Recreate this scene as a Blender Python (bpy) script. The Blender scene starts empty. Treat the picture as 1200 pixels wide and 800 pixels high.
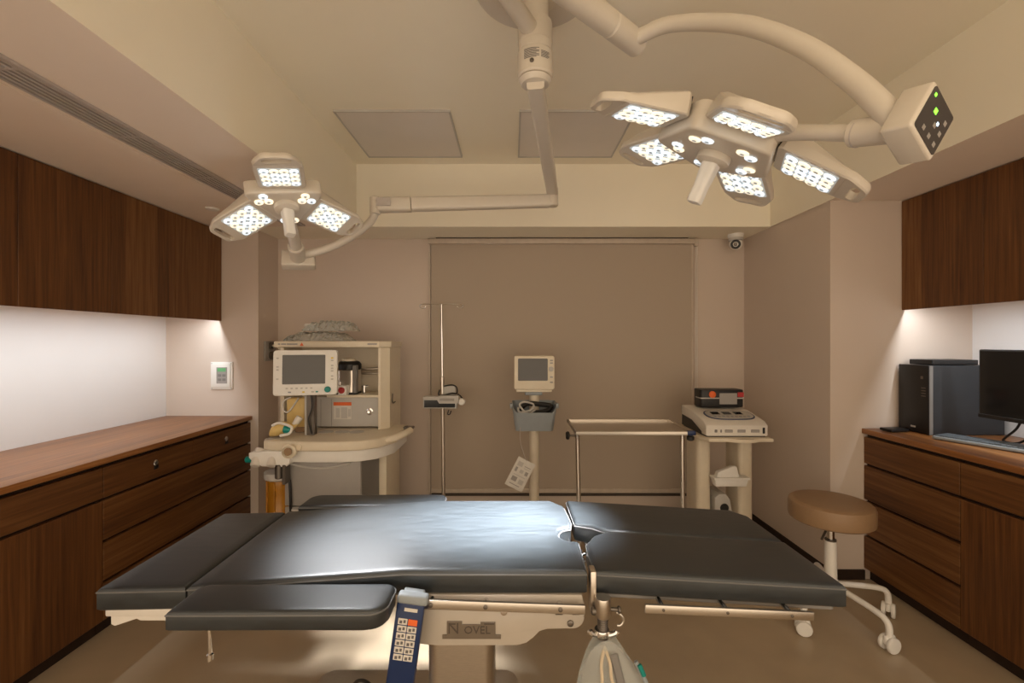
import bpy, bmesh, math, random
from mathutils import Vector, Matrix, Euler
random.seed(7)
scene = bpy.context.scene
COL = scene.collection
PI = math.pi
R = math.radians
FPX = 533.333          # 16 mm lens on a 36 mm sensor, 1200 px wide
EYE = 1.35

# ------------------------------------------------------------------ camera, world, exposure
cam_d = bpy.data.cameras.new('camera'); cam = bpy.data.objects.new('camera', cam_d); COL.objects.link(cam)
cam.location = (0, 0, EYE); cam.rotation_euler = (PI/2, 0, 0)
cam_d.sensor_width = 36; cam_d.lens = 16; cam_d.clip_start = 0.02; cam_d.clip_end = 50
scene.camera = cam
w = bpy.data.worlds.new('world'); scene.world = w; w.use_nodes = True
w.node_tree.nodes['Background'].inputs[0].default_value = (1, .80, .58, 1)
w.node_tree.nodes['Background'].inputs[1].default_value = 1.75  # warm fill light, added; it enters through the open rear of the room
vs = scene.view_settings
vs.view_transform = 'Standard'; vs.look = 'None'; vs.gamma = 1; vs.use_curve_mapping = False
vs.exposure = 0.2

STRIP_W = 4.0         # under-cabinet strips, watts per metre
SPOT_W = 380.0          # each head petal
STRIP_COL = (.90, .955, 1.0)
def area_light(name, loc, rot, sx, sy, power, col):
    d = bpy.data.lights.new(name, 'AREA'); d.shape = 'RECTANGLE'; d.size = sx; d.size_y = sy
    d.energy = power; d.color = col
    o = bpy.data.objects.new(name, d); COL.objects.link(o); o.location = loc; o.rotation_euler = rot
    return o

# ------------------------------------------------------------------ helpers
def Xp(px, y): return (px-600)*y/FPX
def Zp(py, y): return EYE-(py-400)*y/FPX

def mat(name, col, rough=.5, metal=0.0, var=.06, scale=25.0, bump=0.0, emit=None, estr=0.0, trans=0.0, coat=0.0, alpha=1.0, ior=1.45, stretch=None, spec=None):
    m = bpy.data.materials.new(name); m.use_nodes = True
    nt = m.node_tree; b = nt.nodes['Principled BSDF']
    tc = nt.nodes.new('ShaderNodeTexCoord'); nz = nt.nodes.new('ShaderNodeTexNoise')
    nz.inputs['Scale'].default_value = scale; nz.inputs['Detail'].default_value = 4
    if stretch:
        mp = nt.nodes.new('ShaderNodeMapping'); mp.inputs['Scale'].default_value = stretch
        nt.links.new(tc.outputs['Object'], mp.inputs[0]); nt.links.new(mp.outputs[0], nz.inputs['Vector'])
    else:
        nt.links.new(tc.outputs['Object'], nz.inputs['Vector'])
    rp = nt.nodes.new('ShaderNodeValToRGB')
    a = [max(0, c*(1-var)) for c in col]; z = [min(1, c*(1+var)) for c in col]
    rp.color_ramp.elements[0].position = .3; rp.color_ramp.elements[1].position = .7
    rp.color_ramp.elements[0].color = (*a, 1); rp.color_ramp.elements[1].color = (*z, 1)
    nt.links.new(nz.outputs['Fac'], rp.inputs[0]); nt.links.new(rp.outputs[0], b.inputs['Base Color'])
    b.inputs['Roughness'].default_value = rough; b.inputs['Metallic'].default_value = metal
    b.inputs['IOR'].default_value = ior
    if spec is not None: b.inputs['Specular IOR Level'].default_value = spec
    if trans: b.inputs['Transmission Weight'].default_value = trans
    if coat: b.inputs['Coat Weight'].default_value = coat; b.inputs['Coat Roughness'].default_value = .15
    if alpha < 1: b.inputs['Alpha'].default_value = alpha
    if emit: b.inputs['Emission Color'].default_value = (*emit, 1); b.inputs['Emission Strength'].default_value = estr
    if bump:
        bp = nt.nodes.new('ShaderNodeBump'); bp.inputs['Strength'].default_value = bump; bp.inputs['Distance'].default_value = .003
        nt.links.new(nz.outputs['Fac'], bp.inputs['Height']); nt.links.new(bp.outputs[0], b.inputs['Normal'])
    return m

def wood(name, axis, width, tone=1.0, rough=.42, seed=0.0):
    """Walnut veneer. axis 'v': grain upright, strips change along y; 'h': grain along y, strips change along z; 't': counter top, strips change along x."""
    m = bpy.data.materials.new(name); m.use_nodes = True
    nt = m.node_tree; b = nt.nodes['Principled BSDF']; L = nt.links
    g = nt.nodes.new('ShaderNodeNewGeometry')
    sep = nt.nodes.new('ShaderNodeSeparateXYZ'); L.new(g.outputs['Position'], sep.inputs[0])
    src = {'v': 'Y', 'h': 'Z', 't': 'X'}[axis]
    ad = nt.nodes.new('ShaderNodeMath'); ad.operation = 'ADD'; ad.inputs[1].default_value = 10+seed
    L.new(sep.outputs[src], ad.inputs[0])
    # uneven strips: warp the coordinate before rounding it
    wn = nt.nodes.new('ShaderNodeTexNoise'); wn.noise_dimensions = '1D'; wn.inputs['Scale'].default_value = 3.1; wn.inputs['Detail'].default_value = 0
    L.new(ad.outputs[0], wn.inputs['W'])
    wa = nt.nodes.new('ShaderNodeMath'); wa.operation = 'MULTIPLY_ADD'; wa.inputs[1].default_value = width*1.6
    L.new(wn.outputs['Fac'], wa.inputs[0]); L.new(ad.outputs[0], wa.inputs[2])
    sn = nt.nodes.new('ShaderNodeMath'); sn.operation = 'SNAP'; sn.inputs[1].default_value = width
    L.new(wa.outputs[0], sn.inputs[0])
    wh = nt.nodes.new('ShaderNodeTexWhiteNoise'); wh.noise_dimensions = '1D'; L.new(sn.outputs[0], wh.inputs['W'])
    mp = nt.nodes.new('ShaderNodeMapping')
    mp.inputs['Scale'].default_value = {'v': (60, 60, 2.2), 'h': (60, 2.2, 60), 't': (60, 2.2, 60)}[axis]
    L.new(g.outputs['Position'], mp.inputs[0])
    nz = nt.nodes.new('ShaderNodeTexNoise'); nz.inputs['Scale'].default_value = 1; nz.inputs['Detail'].default_value = 6; nz.inputs['Roughness'].default_value = .6
    nz.inputs['Distortion'].default_value = .4
    L.new(mp.outputs[0], nz.inputs['Vector'])
    mx = nt.nodes.new('ShaderNodeMath'); mx.operation = 'MULTIPLY_ADD'; mx.inputs[1].default_value = .34
    L.new(wh.outputs['Value'], mx.inputs[0])
    m2 = nt.nodes.new('ShaderNodeMath'); m2.operation = 'MULTIPLY_ADD'; m2.inputs[1].default_value = 1.15; m2.inputs[2].default_value = -.27
    L.new(nz.outputs['Fac'], m2.inputs[0]); L.new(m2.outputs[0], mx.inputs[2])
    rp = nt.nodes.new('ShaderNodeValToRGB'); cr = rp.color_ramp
    cr.elements[0].position = .05; cr.elements[0].color = (.040*tone, .013*tone, .0045*tone, 1)
    cr.elements[1].position = .95; cr.elements[1].color = (.20*tone, .098*tone, .034*tone, 1)
    e = cr.elements.new(.5); e.color = (.115*tone, .045*tone, .0125*tone, 1)
    L.new(mx.outputs[0], rp.inputs[0]); L.new(rp.outputs[0], b.inputs['Base Color'])
    b.inputs['Roughness'].default_value = rough; b.inputs['Specular IOR Level'].default_value = .35
    bp = nt.nodes.new('ShaderNodeBump'); bp.inputs['Strength'].default_value = .12; bp.inputs['Distance'].default_value = .002
    L.new(nz.outputs['Fac'], bp.inputs['Height']); L.new(bp.outputs[0], b.inputs['Normal'])
    return m

MT = {}
def setup_materials():
    m = MT
    m['wall'] = mat('wall_paint_pink_beige', (.63, .535, .46), .75, var=.015, scale=3, bump=.02)
    m['ceil'] = mat('ceiling_paint_cream', (.90, .845, .71), .8, var=.012, scale=3)
    m['soffit'] = mat('soffit_paint_bounce_lit', (.84, .74, .64), .8, var=.012, scale=3)  # paler than the wall paint, light from below mixed into the colour
    m['white_wall'] = mat('white_wall_panel', (.80, .785, .775), .5, var=.01, scale=4)
    m['floor'] = mat('beige_vinyl_floor', (.43, .34, .235), .30, var=.05, scale=6)
    m['panel'] = mat('frosted_ceiling_panel', (.72, .68, .64), .35, var=.02, scale=5)
    m['groove'] = mat('shadow_groove_dark', (.09, .07, .055), .8)
    m['wood_v'] = wood('walnut_upright_grain', 'v', .125, 1.25)
    m['wood_h'] = wood('walnut_level_grain', 'h', .09, 1.15)
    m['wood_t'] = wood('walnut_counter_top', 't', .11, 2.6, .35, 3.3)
    m['wood_d'] = mat('dark_walnut_recess', (.022, .009, .004), .7, var=.2)
    m['grille'] = mat('grey_brown_grille_metal', (.50, .45, .42), .5, .1, var=.05)
    m['blind'] = mat('taupe_blind_fabric', (.45, .375, .30), .85, var=.02, scale=220, bump=.05)
    m['blind_l'] = mat('light_taupe_rail', (.55, .47, .39), .5)
    m['cream'] = mat('cream_plastic', (.74, .66, .52), .38, var=.02)
    m['lamp'] = mat('warm_white_lamp_shell', (.64, .585, .505), .32, var=.015, coat=.3)
    m['white'] = mat('white_plastic', (.80, .78, .74), .4, var=.015)
    m['offwhite'] = mat('offwhite_enamel', (.70, .66, .60), .35, var=.02)
    m['offwhite_shaded'] = mat('shaded_offwhite_enamel', (.46, .41, .35), .35, var=.02)  # offwhite enamel darkened for the table sides, shade put into the colour
    m['steel'] = mat('brushed_stainless', (.62, .57, .51), .28, 1.0, var=.06, scale=60, stretch=(1, 1, 12))
    m['steel_h'] = mat('brushed_stainless_level', (.60, .55, .49), .3, 1.0, var=.06, scale=60, stretch=(1, 12, 12))
    m['chrome'] = mat('chrome', (.72, .70, .68), .12, 1.0, var=.02)
    m['gmetal'] = mat('dark_steel', (.16, .14, .12), .4, .8)
    m['black'] = mat('black_plastic', (.014, .013, .013), .42, var=.1)
    m['screen'] = mat('dark_screen_glass', (.012, .013, .015), .12, var=.02)
    m['screen_g'] = mat('grey_screen_glass', (.075, .07, .068), .1, var=.02)
    m['leather'] = leather()
    m['piping'] = mat('grey_piping', (.14, .14, .14), .4)
    m['blue'] = mat('navy_blue_plastic', (.009, .026, .095), .35, var=.05)
    m['paper'] = mat('printed_white_label', (.66, .63, .58), .6, var=.05)
    m['ink'] = mat('grey_print', (.13, .12, .12), .7)
    m['orange'] = mat('orange_label', (.75, .14, .03), .55)
    m['red'] = mat('red_plastic', (.45, .03, .03), .4)
    m['teal'] = mat('teal_plastic', (.0, .22, .19), .35)
    m['amber'] = mat('amber_plastic', (.55, .24, .02), .2, trans=.35, var=.1)
    m['yellow'] = mat('pale_yellow_plastic', (.72, .52, .2), .45)
    m['yellowb'] = mat('yellow_button', (.75, .55, .03), .45)
    m['grey'] = mat('mid_grey_enamel', (.33, .31, .29), .4, var=.02)
    m['dgrey'] = mat('dark_grey_enamel', (.21, .20, .19), .45, var=.02)
    m['lgrey'] = mat('light_grey_plastic', (.50, .48, .45), .42, var=.02)
    m['bgrey'] = mat('blue_grey_plastic', (.28, .31, .33), .45, var=.03)
    m['ivory'] = mat('ivory_enamel', (.70, .62, .49), .4, var=.02)
    m['tan'] = mat('tan_vinyl', (.30, .19, .105), .45, var=.03, scale=90, bump=.03)
    m['bag'] = mat('clear_plastic_film', (.90, .96, .97), .14, trans=.78, var=.02, ior=1.25, bump=.6, scale=30)
    m['film'] = mat('clear_plastic_wrap', (.80, .82, .78), .12, trans=.72, var=.12, ior=1.2, bump=1.0, scale=38)
    m['tube'] = mat('pale_rubber_tube', (.62, .52, .38), .4)
    m['green_led'] = mat('green_indicator', (.05, .5, .02), .4, emit=(.25, 1, .05), estr=2.2)
    m['blue_led'] = mat('blue_white_indicator', (.4, .6, 1), .4, emit=(.6, .8, 1), estr=3.0)
    m['lcd'] = mat('green_lcd', (.1, .25, .12), .4, emit=(.15, .55, .2), estr=.25)
    m['led_w'] = mat('warm_led_lens', (.9, .8, .6), .3, emit=(1, .86, .64), estr=.95)
    m['led_c'] = mat('cool_led_lens', (.7, .8, .9), .3, emit=(.80, .91, 1), estr=.92)
    m['led_core'] = mat('led_core', (.5, .55, .6), .3, emit=(.50, .60, .66), estr=.14)
    m['led_bed'] = mat('led_reflector_bed', (.5, .55, .58), .3, emit=(.78, .84, .86), estr=.22)
    m['strip'] = mat('led_strip_diffuser', (.9, .9, .9), .4, emit=(1, .95, .9), estr=3.0)
    m['bronze'] = mat('bronze_badge', (.20, .165, .13), .4, .6)
    m['bronze_d'] = mat('bronze_badge_letters', (.10, .08, .065), .45, .5)
    m['tower_side'] = mat('charcoal_case_metal', (.030, .032, .036), .4, var=.05)
    m['keys'] = mat('slate_grey_keycap', (.12, .14, .155), .5, var=.05)

def leather():
    m = bpy.data.materials.new('black_leatherette'); m.use_nodes = True
    nt = m.node_tree; b = nt.nodes['Principled BSDF']; L = nt.links
    tc = nt.nodes.new('ShaderNodeTexCoord')
    mp = nt.nodes.new('ShaderNodeMapping'); mp.inputs['Scale'].default_value = (14, 70, 40)
    L.new(tc.outputs['Object'], mp.inputs[0])
    n1 = nt.nodes.new('ShaderNodeTexNoise'); n1.inputs['Scale'].default_value = 1; n1.inputs['Detail'].default_value = 6
    L.new(mp.outputs[0], n1.inputs['Vector'])
    v = nt.nodes.new('ShaderNodeTexVoronoi'); v.inputs['Scale'].default_value = 420
    L.new(tc.outputs['Object'], v.inputs['Vector'])
    rp = nt.nodes.new('ShaderNodeValToRGB')
    rp.color_ramp.elements[0].color = (.008, .0105, .0125, 1); rp.color_ramp.elements[1].color = (.034, .043, .050, 1)
    L.new(n1.outputs['Fac'], rp.inputs[0]); L.new(rp.outputs[0], b.inputs['Base Color'])
    mr = nt.nodes.new('ShaderNodeMapRange'); mr.inputs['To Min'].default_value = .32; mr.inputs['To Max'].default_value = .50; b.inputs['IOR'].default_value = 1.68
    L.new(n1.outputs['Fac'], mr.inputs['Value']); L.new(mr.outputs[0], b.inputs['Roughness'])
    bp = nt.nodes.new('ShaderNodeBump'); bp.inputs['Strength'].default_value = .12; bp.inputs['Distance'].default_value = .001
    L.new(v.outputs['Distance'], bp.inputs['Height']); L.new(bp.outputs[0], b.inputs['Normal'])
    return m
setup_materials()

def thing(name, label, cat, loc=(0, 0, 0), group=None, rot=None):
    o = bpy.data.objects.new(name, None); COL.objects.link(o); o.location = loc
    o.empty_display_size = .05
    if rot: o.rotation_euler = rot
    o['label'] = label; o['category'] = cat
    if group: o['group'] = group
    return o
def tag(o, label, cat, group=None):
    o['label'] = label; o['category'] = cat
    if group: o['group'] = group
    return o
def wloc(o):
    v = Vector((0, 0, 0)); p = o
    while p: v = v + Vector(p.location); p = p.parent
    return v
def link(name, bm, m, parent=None, smooth=True, local=False, angle=35):
    """one mesh object; vertices are in world metres unless local"""
    me = bpy.data.meshes.new(name)
    bmesh.ops.recalc_face_normals(bm, faces=bm.faces)
    if parent and not local:
        off = wloc(parent); bmesh.ops.translate(bm, verts=bm.verts, vec=-off)
    bm.to_mesh(me); bm.free()
    mats = m if isinstance(m, (list, tuple)) else [m]
    for q in mats: me.materials.append(MT[q])
    if smooth:
        me.polygons.foreach_set('use_smooth', [True]*len(me.polygons))
        try: me.set_sharp_from_angle(angle=R(angle))
        except Exception: pass
    o = bpy.data.objects.new(name, me); COL.objects.link(o)
    if parent: o.parent = parent
    return o
def single(name, bm, m, label, cat, group=None, base=None, smooth=True):
    """a thing that is one mesh, with its origin at its base"""
    vs_ = [v.co.copy() for v in bm.verts]
    if base is None:
        base = Vector(((min(v.x for v in vs_)+max(v.x for v in vs_))/2, (min(v.y for v in vs_)+max(v.y for v in vs_))/2, min(v.z for v in vs_)))
    bmesh.ops.translate(bm, verts=bm.verts, vec=-Vector(base))
    o = link(name, bm, m, smooth=smooth); o.location = base
    return tag(o, label, cat, group)
def struct(name, bm, m, parent=None):
    o = link(name, bm, m, parent, smooth=False)
    if not parent: o['kind'] = 'structure'
    return o
def B(): return bmesh.new()
def bx(bm, x0, x1, y0, y1, z0, z1, bev=0.0, seg=2, mi=0, mtx=None):
    co = [(x, y, z) for z in (z0, z1) for y in (y0, y1) for x in (x0, x1)]
    v = [bm.verts.new(c) for c in co]
    fs = []
    for q in ((0, 2, 3, 1), (4, 5, 7, 6), (0, 1, 5, 4), (2, 6, 7, 3), (0, 4, 6, 2), (1, 3, 7, 5)):
        f = bm.faces.new([v[i] for i in q]); f.material_index = mi; fs.append(f)
    allv = list(v)
    if bev > 0:
        es = list({e for f in fs for e in f.edges})
        r = bmesh.ops.bevel(bm, geom=es, offset=min(bev, .49*min(abs(x1-x0), abs(y1-y0), abs(z1-z0))), segments=seg, profile=.5, affect='EDGES')
        for f in r['faces']: f.material_index = mi
        allv = list({vv for f in r['faces'] for vv in f.verts} | {vv for vv in v if vv.is_valid})
    if mtx: bmesh.ops.transform(bm, matrix=mtx, verts=allv)
    return bm
def ring(c, r, ax, n, ph=0.0):
    ax = Vector(ax).normalized()
    up = Vector((0, 0, 1)) if abs(ax.z) < .9 else Vector((1, 0, 0))
    a = ax.cross(up).normalized(); b = ax.cross(a).normalized()
    return [Vector(c)+r*(math.cos(ph+2*PI*i/n)*a+math.sin(ph+2*PI*i/n)*b) for i in range(n)]
def loft(bm, rings, cap0=True, cap1=True, mi=0, closed=True):
    vr = [[bm.verts.new(p) for p in r] for r in rings]
    n = len(vr[0])
    for a, b in zip(vr, vr[1:]):
        for i in range(n if closed else n-1):
            f = bm.faces.new((a[i], a[(i+1) % n], b[(i+1) % n], b[i])); f.material_index = mi
    if cap0: f = bm.faces.new(list(reversed(vr[0]))); f.material_index = mi
    if cap1: f = bm.faces.new(vr[-1]); f.material_index = mi
    return vr
def cyl(bm, p0, p1, r0, r1=None, n=24, mi=0, ch=0.0):
    p0, p1 = Vector(p0), Vector(p1); r1 = r0 if r1 is None else r1
    ax = (p1-p0); d = ax.normalized()
    if ch > 0:
        loft(bm, [ring(p0, r0-ch, ax, n), ring(p0+d*ch, r0, ax, n), ring(p1-d*ch, r1, ax, n), ring(p1, r1-ch, ax, n)], mi=mi)
    else:
        loft(bm, [ring(p0, r0, ax, n), ring(p1, r1, ax, n)], mi=mi)
    return bm
def lathe(bm, prof, c, ax=(0, 0, 1), n=32, mi=0):
    """prof: list of (radius, height along ax)"""
    ax = Vector(ax).normalized(); c = Vector(c)
    loft(bm, [ring(c+ax*h, max(r, 1e-4), ax, n) for r, h in prof], mi=mi)
    return bm
def smooth_path(pts, k=6):
    P = [Vector(p) for p in pts]; out = []
    for i in range(len(P)-1):
        a, b, c, d = P[max(i-1, 0)], P[i], P[i+1], P[min(i+2, len(P)-1)]
        for s in range(k):
            t = s/k
            out.append(.5*((2*b)+(c-a)*t+(2*a-5*b+4*c-d)*t*t+(3*b-a-3*c+d)*t**3))
    out.append(P[-1]); return out
def tube(bm, pts, r, n=10, mi=0, k=0, r1=None, closed=False):
    P = smooth_path(pts, k) if k else [Vector(p) for p in pts]
    rings = []; a = None; N = len(P)
    for i, p in enumerate(P):
        if closed: t = P[(i+1) % N]-P[(i-1) % N]
        else: t = P[min(i+1, N-1)]-P[max(i-1, 0)]
        t.normalize()
        if a is None:
            up = Vector((0, 0, 1)) if abs(t.z) < .9 else Vector((1, 0, 0))
            a = t.cross(up).normalized()
        else: a = (a-t*a.dot(t)).normalized()
        b = t.cross(a)
        rr = r if r1 is None else r+(r1-r)*i/(N-1)
        rings.append([p+rr*(math.cos(2*PI*j/n)*a+math.sin(2*PI*j/n)*b) for j in range(n)])
    if closed: rings.append(rings[0]); loft(bm, rings, False, False, mi); bmesh.ops.remove_doubles(bm, verts=bm.verts, dist=1e-6)
    else: loft(bm, rings, mi=mi)
    return bm
def prism(bm, pts, d0, d1, plane='xy', bev=0.0, seg=2, mi=0):
    """pts: 2-D outline; extruded between d0 and d1 along the remaining axis"""
    def P(a, b, c):
        return {'xy': (a, b, c), 'xz': (a, c, b), 'yz': (c, a, b)}[plane]
    lo = [bm.verts.new(P(a, b, d0)) for a, b in pts]; hi = [bm.verts.new(P(a, b, d1)) for a, b in pts]
    n = len(pts); fs = [bm.faces.new(lo), bm.faces.new(hi)]
    for i in range(n): fs.append(bm.faces.new((lo[i], lo[(i+1) % n], hi[(i+1) % n], hi[i])))
    for f in fs: f.material_index = mi
    if bev:
        bmesh.ops.recalc_face_normals(bm, faces=fs)
        es = list(set(fs[0].edges) | set(fs[1].edges))
        r = bmesh.ops.bevel(bm, geom=es, offset=bev, segments=seg, profile=.5, affect='EDGES')
        for f in r['faces']: f.material_index = mi
    return bm
def rrect(x0, x1, y0, y1, r, n=5):
    if not isinstance(r, (list, tuple)): r = [r]*4
    out = []
    for (cx, cy, a0, rr) in ((x1-r[0], y1-r[0], 0, r[0]), (x0+r[1], y1-r[1], 90, r[1]), (x0+r[2], y0+r[2], 180, r[2]), (x1-r[3], y0+r[3], 270, r[3])):
        if rr == 0: out.append((cx, cy)); continue
        for i in range(n+1):
            a = R(a0+90*i/n); out.append((cx+rr*math.cos(a), cy+rr*math.sin(a)))
    return out
def text_mesh(name, s, size, m, parent, mtx, extrude=.0006, align='CENTER', local=False):
    c = bpy.data.curves.new(name, 'FONT'); c.body = s; c.size = size; c.extrude = extrude; c.align_x = align; c.align_y = 'CENTER'; c.resolution_u = 2
    t = bpy.data.objects.new('tmp', c); COL.objects.link(t)
    bpy.context.view_layer.update()
    me = bpy.data.meshes.new_from_object(t.evaluated_get(bpy.context.evaluated_depsgraph_get()))
    bpy.data.objects.remove(t); bpy.data.curves.remove(c)
    if parent is not None and not local: mtx = Matrix.Translation(-wloc(parent)) @ mtx
    me.transform(mtx); me.materials.clear(); me.materials.append(MT[m]); me.name = name
    o = bpy.data.objects.new(name, me); COL.objects.link(o); o.parent = parent
    return o
FRONT = Matrix.Rotation(PI/2, 4, 'X')          # text upright, facing the camera (-y)
def at(x, y, z, rot=FRONT): return Matrix.Translation((x, y, z)) @ rot
def dup(o, parent, mtx=None):
    c = o.copy(); COL.objects.link(c); c.parent = parent
    if mtx is not None: c.matrix_local = mtx
    return c

# ------------------------------------------------------------------ room numbers (metres; y runs away from the camera)
YB = 3.552; YR = -1.0                       # back wall, rear end of the room, left open for the added fill light
SOF = 2.150; CEIL = 2.586
XL, XR = -2.49, 2.62                        # left and right walls
CLX, CLY = -1.826, 3.276                    # left pier: inner side and front
CRX, CRY = 1.811, 2.590                     # right pier
BEAM = 3.172
RX0, RX1 = -1.085, 1.80                     # raised ceiling between
UL, UR = -2.089, 2.215                      # faces of the upper cabinets
CFL, CFR = -1.880, 2.001                    # faces of the base cabinets
HL, HR = .816, .857                         # counter heights
UBL, UBR = 1.498, 1.528                     # undersides of the upper cabinets
CAB0 = -.9                                  # cabinets run on past the camera

struct('floor', bx(B(), XL-.1, XR+.1, YR-.1, YB+.1, -.1, 0), 'floor')
struct('ceiling', bx(B(), XL-.1, XR+.1, YR-.1, YB+.1, CEIL, CEIL+.1), 'ceil')
struct('wall_back', bx(B(), XL-.1, XR+.1, YB, YB+.1, -.1, CEIL), 'wall')
struct('wall_left', bx(B(), XL-.1, XL, YR-.1, YB, -.1, CEIL), 'white_wall')
struct('wall_right', bx(B(), XR, XR+.1, YR-.1, YB, -.1, CEIL), 'white_wall')
struct('wall_pier_left', bx(B(), XL, CLX, CLY, YB, 0, SOF), 'wall')
struct('wall_pier_right', bx(B(), CRX, XR, CRY, YB, 0, SOF), 'wall')
sl = struct('ceiling_soffit_left', bx(B(), XL, RX0, YR, BEAM, SOF, CEIL), 'ceil'); sl.data.materials[0] = MT['wall']
sr = struct('ceiling_soffit_right', bx(B(), RX1, XR, YR, BEAM, SOF, CEIL), 'ceil')
struct('ceiling_beam_back', bx(B(), XL, XR, BEAM, YB, SOF, CEIL), 'ceil')
bm = B(); bx(bm, CRX-.012, CFR, CRY-.012, CRY, 0, .055); bx(bm, CRX-.012, CRX, CRY, YB, 0, .055)
struct('baseboard_right', bm, 'wood_d')
# the soffits' undersides are painted lighter, with bounced light put into the colour, their upright faces like the ceiling
for o in (sl, sr):
    o.data.materials.clear(); o.data.materials.append(MT['ceil']); o.data.materials.append(MT['soffit'])
    for p in o.data.polygons: p.material_index = 1 if p.normal.z < -.5 else 0
# access panel in the left soffit: fine joint, panel 3 mm proud of it
ap = struct('ceiling_access_panel', bx(B(), -2.05, -1.578, .8, 2.33, SOF-.003, SOF+.002, .001, 1), 'soffit')
# two frosted ceiling panels in the raised ceiling
for i, x0 in enumerate((-.955, .040)):
    t = thing('ceiling_panel', ('square frosted ceiling panel above the left arm' , 'square frosted ceiling panel behind the ceiling column')[i], 'ceiling panel', (x0+.31, 2.73, CEIL-.012), 'frosted panels in the raised ceiling')
    x1 = x0+.625; y0, y1 = 2.426, 3.033
    link('diffuser', bx(B(), x0+.008, x1-.008, y0+.008, y1-.008, CEIL-.008, CEIL-.001), 'panel', t, False)
    bm = B()
    for a in ((x0, x1, y0, y0+.009), (x0, x1, y1-.009, y1), (x0, x0+.009, y0+.009, y1-.009), (x1-.009, x1, y0+.009, y1-.009)):
        bx(bm, *a, CEIL-.012, CEIL-.001)
    link('frame', bm, 'lgrey', t, False)

# linear air grille in the left soffit
gx0, gx1, gy0, gy1 = -1.542, -1.418, -.4, 3.12
t = thing('air_grille', 'long grey linear air grille in the left soffit', 'air grille', ((gx0+gx1)/2, 1.4, SOF-.008))
link('backing', bx(B(), gx0+.008, gx1-.008, gy0+.008, gy1-.008, SOF-.0025, SOF-.0005), 'groove', t, False)
bm = B()
for a in ((gx0, gx0+.010, gy0, gy1), (gx1-.010, gx1, gy0, gy1), (gx0+.01, gx1-.01, gy0, gy0+.01), (gx0+.01, gx1-.01, gy1-.01, gy1)):
    bx(bm, *a, SOF-.010, SOF-.0005)
link('frame', bm, 'grille', t, False)
for k in range(5):
    x = gx0+.022+k*.0198
    link('slat', bx(B(), x, x+.009, gy0+.01, gy1-.01, SOF-.009, SOF-.0025), 'grille', t, False)
for k in range(8):
    y = gy0+.44*(k+1)-.04
    link('crossbar', bx(B(), gx0+.01, gx1-.01, y, y+.008, SOF-.0095, SOF-.0025), 'grille', t, False)
# sprinkler cover
single('sprinkler_cover', lathe(B(), [(.036, 0), (.036, -.006), (.03, -.010), (.012, -.012)], (-1.80, 2.735, SOF), n=24), 'white', 'small round white sprinkler cover in the left soffit', 'sprinkler', base=(-1.80, 2.735, SOF-.012))

# ------------------------------------------------------------------ cabinets
def upper(side, face, wall, zb, ys, label):
    s = 1 if side == 'r' else -1
    t = thing('wall_cabinet', label, 'cabinet', ((face+wall)/2, (ys[0]+ys[1])/2, zb), 'walnut wall cabinets')
    y0, y1 = ys
    xa, xb = sorted((face+s*.02, wall-s*.001))
    link('body', bx(B(), xa, xb, y0+.001, y1-.001, zb+.036, SOF-.001), 'wood_v', t, False)
    xa, xb = sorted((face, face+s*.019))
    link('door', bx(B(), xa, xb, y0+.0012, y1-.0012, zb, SOF-.006, .0012, 1), 'wood_v', t, False)
    return t
def edges(far, width, near):
    out = [far]
    while out[-1]-width > near: out.append(out[-1]-width)
    return out
nth = ['at the pier end', 'second from the pier', 'third from the pier', 'fourth from the pier', 'fifth from the pier', 'sixth from the pier', 'seventh from the pier', 'eighth from the pier', 'ninth from the pier', 'tenth from the pier']
for side, face, wall, zb, far, wd, word in (('l', UL, XL, UBL, CLY-.002, .45, 'left'), ('r', UR, XR, UBR, CRY-.002, .45, 'right')):
    es = edges(far, wd, CAB0)
    for i in range(len(es)-1):
        upper(side, face, wall, zb, (es[i+1], es[i]), 'walnut %s wall cabinet, %s' % (word, nth[i]))
    # lit strip tucked behind the lip of the doors
    s = 1 if side == 'r' else -1
    t = thing('cabinet_light', 'white light strip under the %s wall cabinets' % word, 'strip light', (face+s*.033, (es[0]+es[-1])/2, zb+.03), 'strip lights under the wall cabinets')
    xa, xb = sorted((face+s*.0205, face+s*.036))
    link('channel', bx(B(), xa, xb, es[-1]+.01, es[0]-.06, zb+.0335, zb+.0358), 'steel', t, False)
    link('diffuser', bx(B(), xa+.001, xb-.001, es[-1]+.012, es[0]-.062, zb+.0322, zb+.0334), 'strip', t, False)
    ln = es[0]-es[-1]-.08
    area_light('strip_lamp', (face+s*.028, (es[0]+es[-1])/2-.03, zb+.0318), (0, 0, 0), .011, ln, STRIP_W*ln, STRIP_COL)

def slab(face, wall, h, far, label):
    a, b = sorted((face-(.012 if face > 0 else -.012), wall))
    o = single('counter_top', bx(B(), a, b, CAB0, far, h-.028, h, .003, 2), 'wood_t', label, 'worktop', smooth=True)
    return o
slab(CFL, XL+.001, HL, CLY-.001, 'long walnut worktop on the left base cabinets')
slab(CFR, XR-.001, HR, CRY-.001, 'walnut worktop on the right base cabinets under the computer')

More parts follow.
